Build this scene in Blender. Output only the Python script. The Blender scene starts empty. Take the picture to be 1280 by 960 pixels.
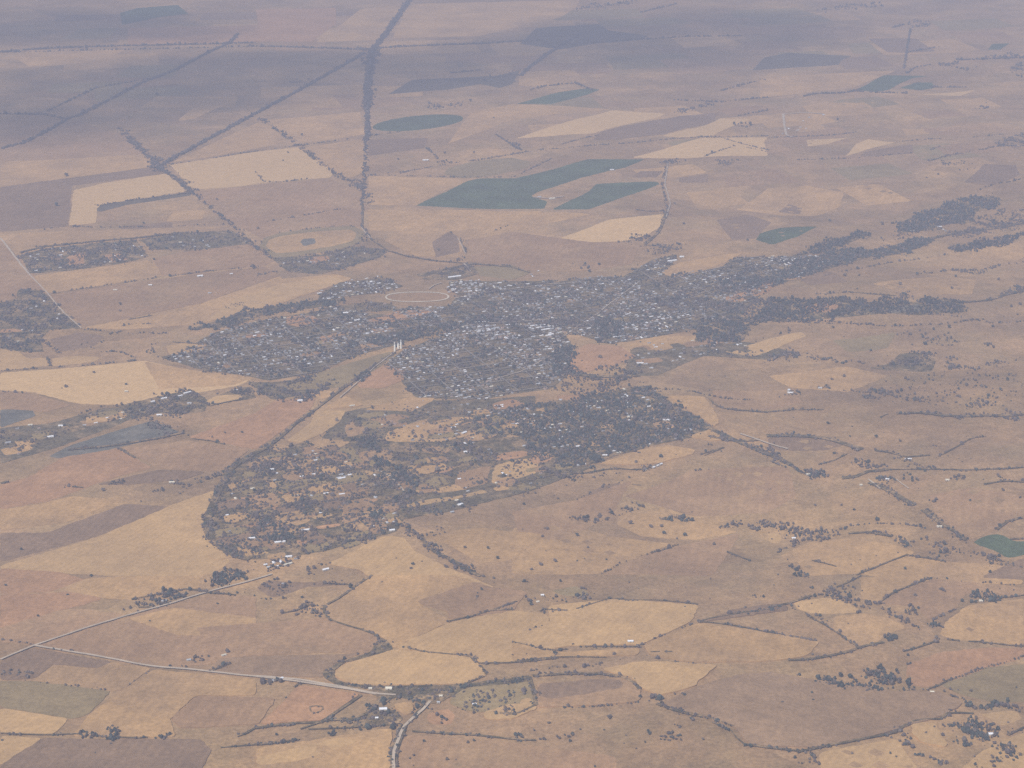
import bpy, math, random
import numpy as np
from mathutils import Vector
from mathutils.geometry import delaunay_2d_cdt

random.seed(7); RNG = np.random.default_rng(7)
sc = bpy.context.scene
COL = sc.collection
R = math.radians

# ---------------------------------------------------------------- camera model (photo pixels are 1280 x 960)
H = 3700.0
HFOV = R(30.0)
F = 640.0 / math.tan(HFOV / 2)
DEP = R(19.8)
cam_d = bpy.data.cameras.new('camera'); cam = bpy.data.objects.new('camera', cam_d); COL.objects.link(cam)
cam.location = (0, 0, H); cam.rotation_euler = (math.pi / 2 - DEP, 0, 0)
cam_d.sensor_fit = 'HORIZONTAL'; cam_d.angle = HFOV; cam_d.clip_start = 10; cam_d.clip_end = 90000
sc.camera = cam

# ---------------------------------------------------------------- the lie of the land
WAVES = [(0.00235, 0.9, 0.4, 17), (0.0031, -0.5, 2.1, 12), (0.0017, 0.35, 4.0, 22), (0.0042, 1.25, 1.0, 6), (0.0037, -1.1, 5.2, 7), (.0068, .2, .3, 4.5), (.0083, -.9, 2.2, 3.2), (.0105, .75, 3.9, 2.2)]
def hgt_true(x, y):
    x = np.asarray(x, float); y = np.asarray(y, float)
    z = np.zeros(np.broadcast(x, y).shape)
    for k, a, p, A in WAVES:
        z = z + A * np.sin(k * (x * math.cos(a) + y * math.sin(a)) + p)
    # rolling on the right and in front, a plain on the left and far away
    m = 0.12 + 0.88 / (1 + np.exp(-(x - 200 - (y - 8500) * 0.12) / 900.0))
    return z * m * 1.6 / (1 + np.exp((y - 19000) / 1500.0))

GR = 100.0
_ni, _nj = 462, 492                       # heights on the 100 m grid from (-23000, -3000)
_T = hgt_true(*np.meshgrid(-23000 + GR * np.arange(_ni), -3000 + GR * np.arange(_nj)))
def hgt(x, y):
    a = np.clip((np.asarray(x, float) + 23000) / GR, 0, _ni - 1.001); b = np.clip((np.asarray(y, float) + 3000) / GR, 0, _nj - 1.001)
    i = a.astype(int); j = b.astype(int); a = a - i; b = b - j
    t00, t10, t01, t11 = _T[j, i], _T[j, i + 1], _T[j + 1, i], _T[j + 1, i + 1]
    return np.where(a >= b, t00 + (t10 - t00) * a + (t11 - t10) * b, t00 + (t01 - t00) * b + (t11 - t01) * a)

def ray(u, v):
    x = (u - 640) / F; z = (480 - v) / F
    cy, sy = math.cos(DEP), math.sin(DEP)
    return x, cy + z * sy, z * cy - sy
def gp(u, v):
    dx, dy, dz = ray(u, v)
    g = 0.0
    for _ in range(8):
        t = (H - g) / -dz
        g = float(hgt(dx * t, dy * t))
    return dx * t, dy * t
def project(x, y, z=0.0):
    dz = z - H; cy, sy = math.cos(DEP), math.sin(DEP)
    fwd = y * cy - dz * sy; up = y * sy + dz * cy
    return 640 + F * x / fwd, 480 - F * up / fwd, fwd
def mpp(x, y):                                  # metres per photo pixel at a ground point
    return math.sqrt(x * x + y * y + H * H) / F

def tag(o, label=None, cat=None, group=None, kind=None):
    if label: o['label'] = label
    if cat: o['category'] = cat
    if group: o['group'] = group
    if kind: o['kind'] = kind
    return o

# ---------------------------------------------------------------- materials
def mat(name, col, rough=0.95, spec=0.1, noises=(), rnd=0.0, stripes=None, metal=0.0, tint=None, warm=None, cells=None):
    """noises: (metres, amount) brightness mottling; rnd: brightness spread between objects; tint: (metres, colour, amount)"""
    m = bpy.data.materials.new(name); m.use_nodes = True
    if warm: col = tuple(c * k for c, k in zip(col, warm)); tint = tuple((s_, tuple(c * k for c, k in zip(tc, warm)), a_) for s_, tc, a_ in tint) if tint else tint
    nt = m.node_tree; N = nt.nodes; L = nt.links
    b = N['Principled BSDF']; b.inputs['Roughness'].default_value = rough
    b.inputs['Specular IOR Level'].default_value = spec; b.inputs['Metallic'].default_value = metal
    rgb = N.new('ShaderNodeRGB'); rgb.outputs[0].default_value = (*col, 1); cur = rgb.outputs[0]
    geo = N.new('ShaderNodeNewGeometry')
    if tint:
        for (size, tc, amt) in tint:
            nz = N.new('ShaderNodeTexNoise'); nz.inputs['Scale'].default_value = 1.0 / size; nz.inputs['Detail'].default_value = 6
            nz.inputs['Roughness'].default_value = 0.6
            L.new(geo.outputs['Position'], nz.inputs['Vector'])
            mr = N.new('ShaderNodeMapRange'); mr.inputs['From Min'].default_value = 0.46; mr.inputs['From Max'].default_value = 0.62
            mr.inputs['To Max'].default_value = amt
            L.new(nz.outputs['Fac'], mr.inputs['Value'])
            mx = N.new('ShaderNodeMix'); mx.data_type = 'RGBA'
            L.new(mr.outputs[0], mx.inputs['Factor']); L.new(cur, mx.inputs['A']); mx.inputs['B'].default_value = (*tc, 1)
            cur = mx.outputs['Result']
    fac = None
    def cellmap():
        dn = N.new('ShaderNodeTexNoise'); dn.inputs['Scale'].default_value = 1 / 900.0; L.new(geo.outputs['Position'], dn.inputs['Vector'])
        ad = N.new('ShaderNodeVectorMath'); ad.operation = 'MULTIPLY_ADD'; L.new(dn.outputs['Color'], ad.inputs[0]); ad.inputs[1].default_value = (500, 500, 0); L.new(geo.outputs['Position'], ad.inputs[2])
        mp = N.new('ShaderNodeMapping'); mp.inputs['Rotation'].default_value = (0, 0, .45); mp.inputs['Scale'].default_value = (.55, 1, 0.0); L.new(ad.outputs[0], mp.inputs['Vector'])
        vo = N.new('ShaderNodeTexVoronoi'); vo.distance = 'MANHATTAN'; vo.inputs['Scale'].default_value = 1.0 / cells[0]; vo.inputs['Randomness'].default_value = .8
        L.new(mp.outputs[0], vo.inputs['Vector'])
        sp = N.new('ShaderNodeSeparateColor'); L.new(vo.outputs['Color'], sp.inputs[0])
        mr = N.new('ShaderNodeMapRange'); mr.inputs['To Min'].default_value = 1 - cells[1]; mr.inputs['To Max'].default_value = 1 + cells[1]
        L.new(sp.outputs[0], mr.inputs['Value']); return mr.outputs[0]
    def mul(sock):
        nonlocal fac
        if fac is None: fac = sock; return
        q = N.new('ShaderNodeMath'); q.operation = 'MULTIPLY'; L.new(fac, q.inputs[0]); L.new(sock, q.inputs[1]); fac = q.outputs[0]
    if cells: mul(cellmap())
    for (size, amt) in noises:
        nz = N.new('ShaderNodeTexNoise'); nz.inputs['Scale'].default_value = 1.0 / size; nz.inputs['Detail'].default_value = 4
        L.new(geo.outputs['Position'], nz.inputs['Vector'])
        mr = N.new('ShaderNodeMapRange'); mr.inputs['From Min'].default_value = 0.3; mr.inputs['From Max'].default_value = 0.7
        mr.inputs['To Min'].default_value = 1 - amt; mr.inputs['To Max'].default_value = 1 + amt
        L.new(nz.outputs['Fac'], mr.inputs['Value']); mul(mr.outputs[0])
    if stripes:
        wv = N.new('ShaderNodeTexWave'); wv.bands_direction = 'X'; wv.inputs['Scale'].default_value = 0.314 / stripes[0]
        wv.inputs['Distortion'].default_value = 4; wv.inputs['Detail'].default_value = 3; wv.inputs['Detail Scale'].default_value = 0.3
        mp = N.new('ShaderNodeMapping'); mp.inputs['Rotation'].default_value = (0, 0, stripes[2])
        oi0 = N.new('ShaderNodeObjectInfo')
        L.new(geo.outputs['Position'], mp.inputs['Vector']); L.new(mp.outputs[0], wv.inputs['Vector'])
        mr = N.new('ShaderNodeMapRange'); mr.inputs['To Min'].default_value = 1 - stripes[1]; mr.inputs['To Max'].default_value = 1 + stripes[1]
        L.new(wv.outputs['Fac'], mr.inputs['Value']); mul(mr.outputs[0])
    if rnd:
        oi = N.new('ShaderNodeObjectInfo'); mr = N.new('ShaderNodeMapRange')
        mr.inputs['To Min'].default_value = 1 - rnd; mr.inputs['To Max'].default_value = 1 + rnd
        L.new(oi.outputs['Random'], mr.inputs['Value']); mul(mr.outputs[0])
    if fac is not None:
        vm = N.new('ShaderNodeVectorMath'); vm.operation = 'SCALE'
        L.new(cur, vm.inputs[0]); L.new(fac, vm.inputs['Scale']); cur = vm.outputs[0]
    L.new(cur, b.inputs['Base Color'])
    return m

FN = ((420, .13), (70, .12), (16, .16))
WM = (1.24, 1.065, .72)
CLS = {  # key: (object name, label words, material)
 's': ('stubble_field', 'bright straw-coloured stubble field', mat('straw', (.405, .292, .178), warm=WM, noises=((500, .07), (60, .08), (16, .12)), rnd=.05, stripes=(30, .03, .5), tint=((700, (.34, .25, .165), .6), (160, (.31, .225, .15), .4)))),
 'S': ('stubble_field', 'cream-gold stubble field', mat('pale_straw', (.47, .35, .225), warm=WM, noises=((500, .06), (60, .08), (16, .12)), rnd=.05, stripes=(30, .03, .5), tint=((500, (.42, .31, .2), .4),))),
 't': ('dry_field', 'dry tan grass field', mat('tan_grass', (.375, .262, .158), warm=WM, noises=FN, rnd=.05, stripes=(40, .03, .3), tint=((600, (.27, .195, .14), .6),))),
 'p': ('fallow_field', 'pinkish brown fallow field', mat('fallow', (.262, .180, .128), warm=WM, noises=FN, rnd=.06, stripes=(45, .035, .2), tint=((500, (.30, .22, .15), .5),))),
 'r': ('red_field', 'reddish bare earth field', mat('red_soil', (.315, .198, .135), warm=WM, noises=FN, rnd=.04, stripes=(40, .03, .4), tint=((400, (.30, .20, .14), .4),))),
 'm': ('dark_pasture_field', 'mauve-brown grazed pasture', mat('mauve_pasture', (.232, .168, .128), warm=WM, noises=FN, rnd=.04, tint=((500, (.26, .19, .15), .4),))),
 'b': ('ploughed_field', 'brown ploughed field', mat('plough', (.185, .135, .11), warm=WM, noises=FN, rnd=.06, stripes=(35, .05, .25))),
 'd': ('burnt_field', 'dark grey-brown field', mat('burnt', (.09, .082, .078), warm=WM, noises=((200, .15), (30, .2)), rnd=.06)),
 'o': ('pasture_field', 'olive-grey pasture field', mat('pasture', (.215, .178, .118), warm=WM, noises=FN, rnd=.05)),
 'g': ('irrigated_field', 'green irrigated crop field', mat('crop', (.070, .096, .046), noises=((200, .22), (25, .2)), rnd=.1)),
 'x': ('marsh_land', 'grey-green wet flat', mat('marsh', (.128, .122, .096), noises=((150, .2), (30, .2)), tint=((300, (.18, .15, .11), .6),))),
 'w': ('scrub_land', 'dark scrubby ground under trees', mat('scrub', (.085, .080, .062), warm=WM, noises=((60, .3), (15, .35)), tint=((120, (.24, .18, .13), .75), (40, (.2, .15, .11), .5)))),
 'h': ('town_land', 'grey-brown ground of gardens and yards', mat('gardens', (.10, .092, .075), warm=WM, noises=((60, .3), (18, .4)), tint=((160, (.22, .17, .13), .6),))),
}
M_GROUND = mat('veld', (.272, .192, .132), warm=WM, cells=(620, .13), noises=((1300, .1), (300, .13), (60, .14), (15, .18)),
               tint=((1500, (.36, .255, .155), .8), (900, (.19, .145, .118), .55), (330, (.22, .175, .115), .45)))
M_ROAD = mat('gravel_road', (.45, .36, .26), noises=((60, .15),))
M_TRACK = mat('track_sand', (.56, .47, .35), noises=((90, .25),))
M_LEAF = [mat('foliage_a', (.052, .062, .056), noises=((25, .35), (6, .35)), rnd=.15),
          mat('foliage_b', (.122, .099, .082), noises=((25, .35), (6, .35)), rnd=.15),
          mat('foliage_c', (.108, .086, .078), noises=((25, .3), (6, .3)), rnd=.15)]
M_BARK = mat('bark', (.10, .075, .055))
M_WALL = mat('plaster', (.50, .45, .38), noises=((8, .1),), rnd=.2)
M_ROOFS = {'white': mat('roof_white', (.80, .80, .80), rough=.5, spec=.4),
           'grey': mat('roof_grey', (.26, .26, .27), rough=.6, spec=.4, rnd=.3),
           'tin': mat('roof_tin', (.45, .46, .47), rough=.45, spec=.5, rnd=.15),
           'rusty': mat('roof_rusty', (.36, .24, .19), rough=.8, rnd=.2),
           'cream': mat('roof_cream', (.66, .60, .46), rough=.7, rnd=.1)}
M_CONC = mat('silo_concrete', (.85, .82, .72), noises=((12, .06),))
M_CONC2 = mat('silo_dull_top', (.62, .6, .55), noises=((12, .06),))  # duller concrete of the roof, head house and cap

# ---------------------------------------------------------------- mesh building
def mesh_obj(name, V, Fc, mats, fmat=None, smooth=False, parent=None):
    me = bpy.data.meshes.new(name)
    V = np.asarray(V, np.float32)
    if isinstance(Fc, np.ndarray):
        n = len(Fc); k = Fc.shape[1]
        me.vertices.add(len(V)); me.vertices.foreach_set('co', V.ravel())
        me.loops.add(n * k); me.loops.foreach_set('vertex_index', Fc.ravel().astype(np.int32))
        me.polygons.add(n); me.polygons.foreach_set('loop_start', np.arange(0, n * k, k, dtype=np.int32))
        try: me.polygons.foreach_set('loop_total', np.full(n, k, np.int32))
        except Exception: pass
        if fmat is not None: me.polygons.foreach_set('material_index', np.asarray(fmat, np.int32))
        me.update(calc_edges=True)
    else:
        me.from_pydata([tuple(map(float, v)) for v in V], [], [list(map(int, f)) for f in Fc])
        if fmat is not None:
            for p, i in zip(me.polygons, fmat): p.material_index = i
    me.polygons.foreach_set('use_smooth', [smooth] * len(me.polygons))
    for m in mats: me.materials.append(m)
    o = bpy.data.objects.new(name, me); COL.objects.link(o)
    if parent: o.parent = parent
    return o

def build_ground():
    xs = np.concatenate([np.arange(-22000, -9000, 500), np.arange(-9000, 9001, GR), np.arange(9500, 22001, 500)])
    ys = np.concatenate([np.arange(-2600, 4800, 400), np.arange(4800, 27001, GR), np.arange(27500, 44501, 500)])
    X, Y = np.meshgrid(xs, ys); Z = hgt(X, Y)
    V = np.stack([X, Y, Z], -1).reshape(-1, 3)
    nx, ny = len(xs), len(ys)
    i = np.arange((nx - 1) * (ny - 1)); r = i // (nx - 1); c = i % (nx - 1); a = r * nx + c
    Fq = np.concatenate([np.stack([a, a + 1, a + nx + 1], -1), np.stack([a, a + nx + 1, a + nx], -1)])
    o = mesh_obj('ground', V, Fq, [M_GROUND], smooth=True)
    tag(o, 'dry brown and tan farmland running out to the haze', None, None, 'structure')
build_ground()

# ---------------------------------------------------------------- polygons traced in photo pixels, put on the ground
def Z(tile, pts):                               # tile 'cr' coordinates are quarter photo pixels
    c, r = int(tile[0]), int(tile[1])
    return [(320 * c + x / 4.0, 240 * r + y / 4.0) for x, y in pts]
def inpoly(P, X, Y):
    X = np.asarray(X); Y = np.asarray(Y); ins = np.zeros(X.shape, bool); n = len(P)
    for i in range(n):
        x0, y0 = P[i]; x1, y1 = P[(i + 1) % n]
        if y0 == y1: continue
        c = ((y0 > Y) != (y1 > Y)) & (X < (x1 - x0) * (Y - y0) / (y1 - y0) + x0)
        ins ^= c
    return ins
def refine(P, closed=True, step=None, jit=None, smooth=True):
    """subdivide a world polyline, round its corners a little and let its edge wander by a few metres"""
    n = len(P); out = []
    if step is None: step = 1.0 * max(22.0, 2.6 * mpp(*np.mean(P, axis=0)))
    if jit is None: jit = step * .10
    rng = range(n) if closed else range(n - 1)
    for i in rng:
        p0, p1 = P[i], P[(i + 1) % n]
        d = math.dist(p0, p1); k = max(1, int(d / step))
        for j in range(k):
            t = j / k; out.append([p0[0] + (p1[0] - p0[0]) * t, p0[1] + (p1[1] - p0[1]) * t])
    if not closed: out.append(list(P[-1]))
    A = np.array(out)
    if smooth and len(A) > 4:
        for _ in range(1):
            if closed: A = 0.5 * A + 0.25 * np.roll(A, 1, 0) + 0.25 * np.roll(A, -1, 0)
            else:
                B = A.copy(); B[1:-1] = 0.5 * A[1:-1] + 0.25 * A[:-2] + 0.25 * A[2:]; A = B
    A += RNG.normal(0, jit, A.shape)
    return A
LV = np.zeros((480, 640), np.int16)
LX, LY = np.meshgrid(np.arange(640) * 2 + 1, np.arange(480) * 2 + 1)
def level(Pp):
    us = [p[0] for p in Pp]; vs = [p[1] for p in Pp]
    x0, x1 = max(0, int(min(us) / 2) - 1), min(640, int(max(us) / 2) + 2); y0, y1 = max(0, int(min(vs) / 2) - 1), min(480, int(max(vs) / 2) + 2)
    if x1 <= x0 or y1 <= y0: return 1
    m = inpoly(Pp, LX[y0:y1, x0:x1], LY[y0:y1, x0:x1])
    # grow by a cell so that touching fields count too
    mm = m.copy(); mm[1:] |= m[:-1]; mm[:-1] |= m[1:]; mm[:, 1:] |= m[:, :-1]; mm[:, :-1] |= m[:, 1:]
    if not mm.any(): return 1
    sub = LV[y0:y1, x0:x1]; l = int(sub[mm].max()) + 1
    sub[mm] = l
    return l
def drape(name, W, off, m, hole=None):
    """W: world outline (n x 2). Fills it with a triangulated sheet that follows the land."""
    W = np.asarray(W); lo = W.min(0); hi = W.max(0)
    gx = np.arange(math.ceil(lo[0] / GR) * GR, hi[0], GR); gy = np.arange(math.ceil(lo[1] / GR) * GR, hi[1], GR)
    pts = [tuple(p) for p in W]; n = len(pts)
    if len(gx) and len(gy):
        X, Y = np.meshgrid(gx, gy); X = np.concatenate([X.ravel(), X.ravel() + GR / 2]); Y = np.concatenate([Y.ravel(), Y.ravel() + GR / 2]); k = inpoly(pts, X, Y)
        if hole is not None: k &= ~inpoly([tuple(p) for p in hole], X, Y)
        inner = list(zip(X[k], Y[k]))
    else: inner = []
    edges = [(i, (i + 1) % n) for i in range(n)]
    cx, cy = float(lo[0]), float(lo[1])
    allp = pts + inner
    v, e, f, *_ = delaunay_2d_cdt([Vector((p[0] - cx, p[1] - cy)) for p in allp], edges, [], 1, 0.01)
    v = np.array([[a.x + cx, a.y + cy] for a in v])
    zz = hgt(v[:, 0], v[:, 1]) + off
    if not len(f): return None
    # keep faces up
    Fs = []
    for t in f:
        a, b, c = v[t[0]], v[t[1]], v[t[2]]
        s = (b[0] - a[0]) * (c[1] - a[1]) - (b[1] - a[1]) * (c[0] - a[0])
        Fs.append(list(t) if s > 0 else list(t)[::-1])
    # a low bank down to the ground along the edge
    from collections import Counter
    ec = Counter()
    for t in Fs:
        for q in range(3): ec[(t[q], t[(q + 1) % 3])] += 1
    V3 = np.column_stack([v, zz]).tolist(); low = {}
    for (a, b) in list(ec):
        if (b, a) in ec: continue
        for q in (a, b):
            if q not in low: low[q] = len(V3); V3.append([v[q, 0], v[q, 1], zz[q]]); V3.append([v[q, 0], v[q, 1], zz[q] - off - .3])
        Fs.append([low[b], low[a], low[a] + 1, low[b] + 1])
    return mesh_obj(name, np.array(V3), Fs, [m], smooth=True)
def field(key, Pp, jit=None, smooth=True):
    name, lab, m = CLS[key]
    l = level(Pp)
    W = refine([gp(*p) for p in Pp], jit=jit, smooth=smooth)
    o = drape(name, W, 0.1 + 0.24 * l, m)
    if o: tag(o, lab, None, name.replace('_', ' ') + 's', 'structure')
    return o
def strip(name, Pp, width, m, off, label, kind='structure', jit=1.0):
    W = refine([gp(*p) for p in Pp], closed=False, step=50, jit=jit)
    T = np.gradient(W, axis=0); T /= np.linalg.norm(T, axis=1)[:, None] + 1e-9
    Nn = np.stack([-T[:, 1], T[:, 0]], -1) * width / 2
    A = W + Nn; B = W - Nn; n = len(W)
    V = np.vstack([A, B]); z = hgt(V[:, 0], V[:, 1]) + off
    Fs = [[i + n, i + n + 1, i + 1, i] for i in range(n - 1)]
    o = mesh_obj(name, np.column_stack([V, z]), Fs, [m], smooth=True)
    return tag(o, label, None, None, kind)

# ---------------------------------------------------------------- landmarks, used in the labels
LM = [((523, 153), 'the round green crop circle'), ((600, 240), 'the long green crop field'), ((497, 433), 'the three grain silos'), ((522, 371), 'the pale oval racetrack'),
      ((387, 303), 'the green-rimmed oval field'), ((40, 400), 'the straight pale road by the wood'), ((110, 320), 'the wooded village of tan yards'), ((640, 450), 'the south side of the town'),
      ((750, 385), 'the town centre'), ((960, 345), 'the east arm of the town'), ((330, 440), 'the west side of the town'), ((780, 530), 'the dark wooded suburb'),
      ((370, 630), 'the farm plots inside the ring road'), ((590, 560), 'the plots south of the town'), ((1240, 685), 'the small green riverside field'), ((43, 808), 'the meeting of two pale tracks'),
      ((500, 900), 'the pale track at the creek'), ((700, 870), 'the striped orchard square'), ((1090, 845), 'the rounded dark wood'), ((1000, 750), 'the winding river wood'),
      ((1220, 910), 'the pink-roofed farm in dark woods'), ((1160, 260), 'the long eastern woods'), ((1090, 385), 'the wooded valley east of town'), ((1110, 105), 'the twin far green fields'),
      ((460, 70), 'the wooded far crossroads'), ((200, 208), 'the wooded crossroads on the plain'), ((160, 530), 'the grey wet flat'), ((1100, 590), 'the farms along the eastern road'),
      ((745, 645), 'the farm hamlet on the slope'), ((440, 820), 'the bend of the creek'), ((700, 45), 'the shaded far plain'), ((980, 290), 'the dark teal field'), ((80, 170), 'the hazy far plain'),
      ((1000, 160), 'the far hamlet of pale streets'), ((1130, 460), 'the scrubby hill east of town'), ((830, 260), 'the road to the green fields'), ((200, 745), 'the farmyard by the pale track'),
      ((870, 900), 'the winding creek in front'), ((130, 640), 'the broad straw field'), ((720, 740), 'the sloping pasture')]
def near(u, v):
    return min(LM, key=lambda l: (l[0][0] - u) ** 2 + ((l[0][1] - v) * 2.2) ** 2)[1]

# ================================================================= FIELDS
FIELDS = []
def A(key, pts, tile=None): FIELDS.append((key, Z(tile, pts) if tile else pts))
# --- far plain
A('t', [(0,50),(150,45),(240,80),(120,105),(0,110)], '00')
A('t', [(70,285),(160,250),(640,245),(540,290),(420,320),(150,335)], '00')
A('r', [(640,140),(1200,130),(1500,110),(1500,200),(1150,215),(640,225)], '00')
A('g', [(600,65),(690,40),(890,25),(940,70),(800,85),(610,125)], '00')
A('t', [(890,600),(1000,510),(1130,520),(980,590),(900,605)], '00')
A('b', [(0,190),(160,165),(200,205),(120,215),(0,230)])
A('t', [(0,195),(180,190),(200,208),(130,222),(0,235)])
A('p', [(0,150),(60,140),(160,170),(185,192),(60,200),(0,202)])
A('b', [(0,234),(190,209),(210,217),(90,232),(85,283),(0,290)])
A('s', [(90,258),(92,238),(130,229),(208,217),(236,239),(150,252),(122,262),(120,279),(86,282)])
A('s', [(213,206),(310,191),(372,184),(418,215),(412,222),(330,228),(300,233),(240,237)])
A('p', [(240,240),(330,230),(412,224),(452,240),(452,282),(330,300),(280,272)])
A('t', [(215,203),(330,150),(360,178),(300,190)])
A('t', [(330,150),(450,140),(456,168),(370,180)])
A('t', [(425,221),(400,203),(375,185),(456,173),(454,215),(440,222)])
A('t', [(425,32),(450,12),(502,4),(495,22),(473,50),(395,53),(405,45)])
A('t', [(516,5),(640,2),(725,0),(720,10),(700,22),(600,45),(490,48),(505,20)])
A('r', [(320,12),(420,10),(420,30),(390,52),(325,52)])
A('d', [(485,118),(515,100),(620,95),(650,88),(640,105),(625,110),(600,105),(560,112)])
A('b', [(462,175),(535,172),(530,185),(460,195)])
cx, cy = 522.5, 153.5
A('g', [(cx + 57 * math.cos(a) , cy - 5.5 * math.cos(a) + 9 * math.sin(a)) for a in [k * math.pi / 16 for k in range(32)]])
A('t', [(560,180),(640,150),(765,137),(640,130),(590,140),(575,158)])
A('t', [(460,220),(540,222),(640,224),(600,226),(560,236),(520,257),(462,256)])
A('o', [(555,218),(560,210),(590,202),(640,197),(663,202),(660,210),(620,219),(580,223)])
A('g', [(520,257),(557,240),(585,226),(600,223),(645,223),(735,199),(806,199),(780,210),(727,222),(672,240),(664,245),(684,252),(680,261),(600,261)])
A('g', [(690,262),(735,240),(745,230),(820,227),(825,230),(790,243),(735,262)])
A('s', [(645,173),(700,155),(765,138),(832,142),(820,148),(740,167),(690,170)])
A('b', [(750,165),(850,145),(900,140),(885,155),(830,168),(740,176)])
A('s', [(828,170),(870,160),(900,148),(940,149),(915,158),(890,170),(850,172)])
A('s', [(790,197),(850,180),(880,172),(960,172),(955,178),(960,195),(860,198)])
A('b', [(790,222),(800,214),(830,214),(820,222)])
A('b', [(848,228),(850,222),(885,217),(885,228)])
A('g', [(645,130),(700,115),(735,110),(750,112),(735,118),(690,130)])
A('d', [(650,55),(670,35),(750,30),(760,38),(810,45),(800,50),(740,55),(700,62)])  # sparse dark field, with some cloud shadow put into its colour
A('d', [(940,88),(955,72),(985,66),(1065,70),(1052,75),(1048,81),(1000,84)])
A('t', [(950,98),(1040,92),(1120,88),(1090,100),(1065,110),(1000,117),(950,122)])
A('g', [(1070,112),(1085,105),(1105,94),(1160,95),(1140,98),(1128,103),(1112,112),(1095,115)])
A('g', [(1125,110),(1145,103),(1165,103),(1168,110),(1150,113)])
A('g', [(1235,62),(1240,55),(1262,54),(1250,62)])
A('s', [(1150,118),(1220,112),(1200,120)])
A('s', [(1057,195),(1070,180),(1085,174),(1120,178),(1080,188)])
A('s', [(1008,175),(1060,172),(1035,180),(1010,183)])
A('t', [(1000,150),(1025,148),(1032,162),(998,165)])
A('b', [(1205,228),(1230,205),(1270,206),(1275,218),(1240,232)])
A('b', [(1080,190),(1140,181),(1142,192),(1075,196)])
A('t', [(960,235),(1010,232),(1055,240),(1050,258),(1020,270),(980,270),(920,262)])
A('b', [(972,265),(985,255),(1003,260),(1000,268)])
A('b', [(895,275),(935,268),(965,278),(945,298),(915,300)])
# --- plain north of the town
A('t', [(460,262),(560,262),(680,264),(640,275),(520,290),(462,288)])
A('t', [(480,300),(500,290),(560,281),(640,268),(690,265),(740,268),(640,290),(582,300),(575,322),(520,320)])
A('p', [(585,300),(640,290),(700,298),(800,305),(790,330),(720,340),(660,338),(590,328)])
A('s', [(700,298),(760,275),(830,268),(825,285),(810,293),(780,302),(740,303)])
A('o', [(590,334),(640,331),(662,342),(640,350),(600,345)])
A('g', [(945,300),(950,292),(975,285),(1022,283),(1000,295),(965,306)])
A('b', [(540,303),(560,290),(572,295),(575,315),(545,322)])
A('o', [(322,312),(330,298),(350,291),(400,285),(440,282),(456,290),(450,304),(420,313),(370,320),(345,323),(328,318)])
A('t', [(332,308),(336,300),(352,295),(400,289),(438,287),(446,292),(442,301),(416,308),(370,315),(345,317)])
A('x', [(375,303),(378,299),(393,298),(395,304),(380,308)])
A('p', [(0,300),(20,318),(45,345),(60,368),(20,372),(0,380)])
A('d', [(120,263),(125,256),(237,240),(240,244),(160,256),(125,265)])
A('t', [(10,300),(80,288),(180,286),(290,283),(225,291),(140,301),(25,316)])
A('t', [(42,345),(185,325),(203,345),(110,360),(57,367)])
A('p', [(203,345),(190,323),(250,312),(318,304),(345,325),(330,332)])
A('b', [(150,358),(170,355),(176,362),(152,367)])
A('b', [(158,380),(230,370),(235,378),(175,390)])
A('p', [(60,369),(110,362),(330,333),(350,345),(250,380),(105,408)])
A('t', [(105,410),(150,401),(250,380),(340,350),(420,343),(440,348),(430,353),(350,380),(250,405),(160,412)])
A('s', [(260,400),(320,387),(430,353),(420,345),(350,355),(290,376)])
A('s', [(0,436),(20,438),(35,448),(58,447),(62,457),(0,464)])
A('s', [(64,448),(90,445),(125,446),(120,452),(66,458)])
A('s', [(0,466),(60,462),(180,451),(240,463),(318,472),(300,482),(200,500),(150,506),(100,505),(40,490),(0,488)])
A('t', [(180,452),(240,463),(318,472),(290,482),(200,487)])
# --- settled ground
TOWN = {
 'west': [(200,446),(230,440),(250,425),(270,415),(320,402),(420,386),(500,396),(560,405),(500,430),(440,446),(400,466),(335,476),(310,470),(250,462)],
 'south': [(500,440),(560,415),(640,404),(700,410),(716,432),(708,470),(690,486),(600,500),(520,497),(495,470),(478,458)],
 'north': [(500,386),(562,382),(570,372),(600,365),(640,362),(700,352),(740,346),(790,346),(800,360),(860,370),(875,410),(800,425),(760,430),(700,412),(560,413),(520,405),(490,390)],
 'east': [(770,350),(790,340),(815,325),(845,318),(840,330),(830,345),(900,335),(920,322),(1030,319),(1050,330),(1000,347),(960,360),(940,380),(920,400),(875,410),(860,370),(800,362)],
}
for k in TOWN: A('h', TOWN[k])
A('h', [(790,430),(870,420),(960,432),(990,440),(960,450),(880,445),(820,470),(780,470)])
NORTH = [[(560,352),(640,352),(700,350),(660,362),(600,366),(575,371),(564,363)], [(425,353),(480,348),(505,358),(478,366),(430,371),(395,379),(400,368)], [(395,386),(470,377),(492,381),(500,388),(430,391)]]
for P in NORTH: A('h', P)
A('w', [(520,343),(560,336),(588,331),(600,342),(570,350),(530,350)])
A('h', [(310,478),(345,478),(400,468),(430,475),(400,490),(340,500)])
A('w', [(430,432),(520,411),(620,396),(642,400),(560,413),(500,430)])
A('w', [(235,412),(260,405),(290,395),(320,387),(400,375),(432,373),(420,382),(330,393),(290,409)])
A('r', [(712,442),(735,430),(775,433),(795,446),(760,460),(714,468)])
A('r', [(455,402),(500,388),(545,388),(520,397),(480,404)])
A('r', [(358,406),(358,396),(388,394),(400,400),(375,409)])
A('t', [(826,340),(850,328),(900,320),(930,316),(905,329),(870,343),(840,347)])
A('r', [(890,378),(930,362),(970,352),(960,366),(930,376),(900,384)])
A('t', [(770,432),(830,420),(870,420),(868,432),(800,440)])
A('s', [(905,440),(935,432),(1000,415),(1010,420),(960,440),(940,446)])
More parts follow.
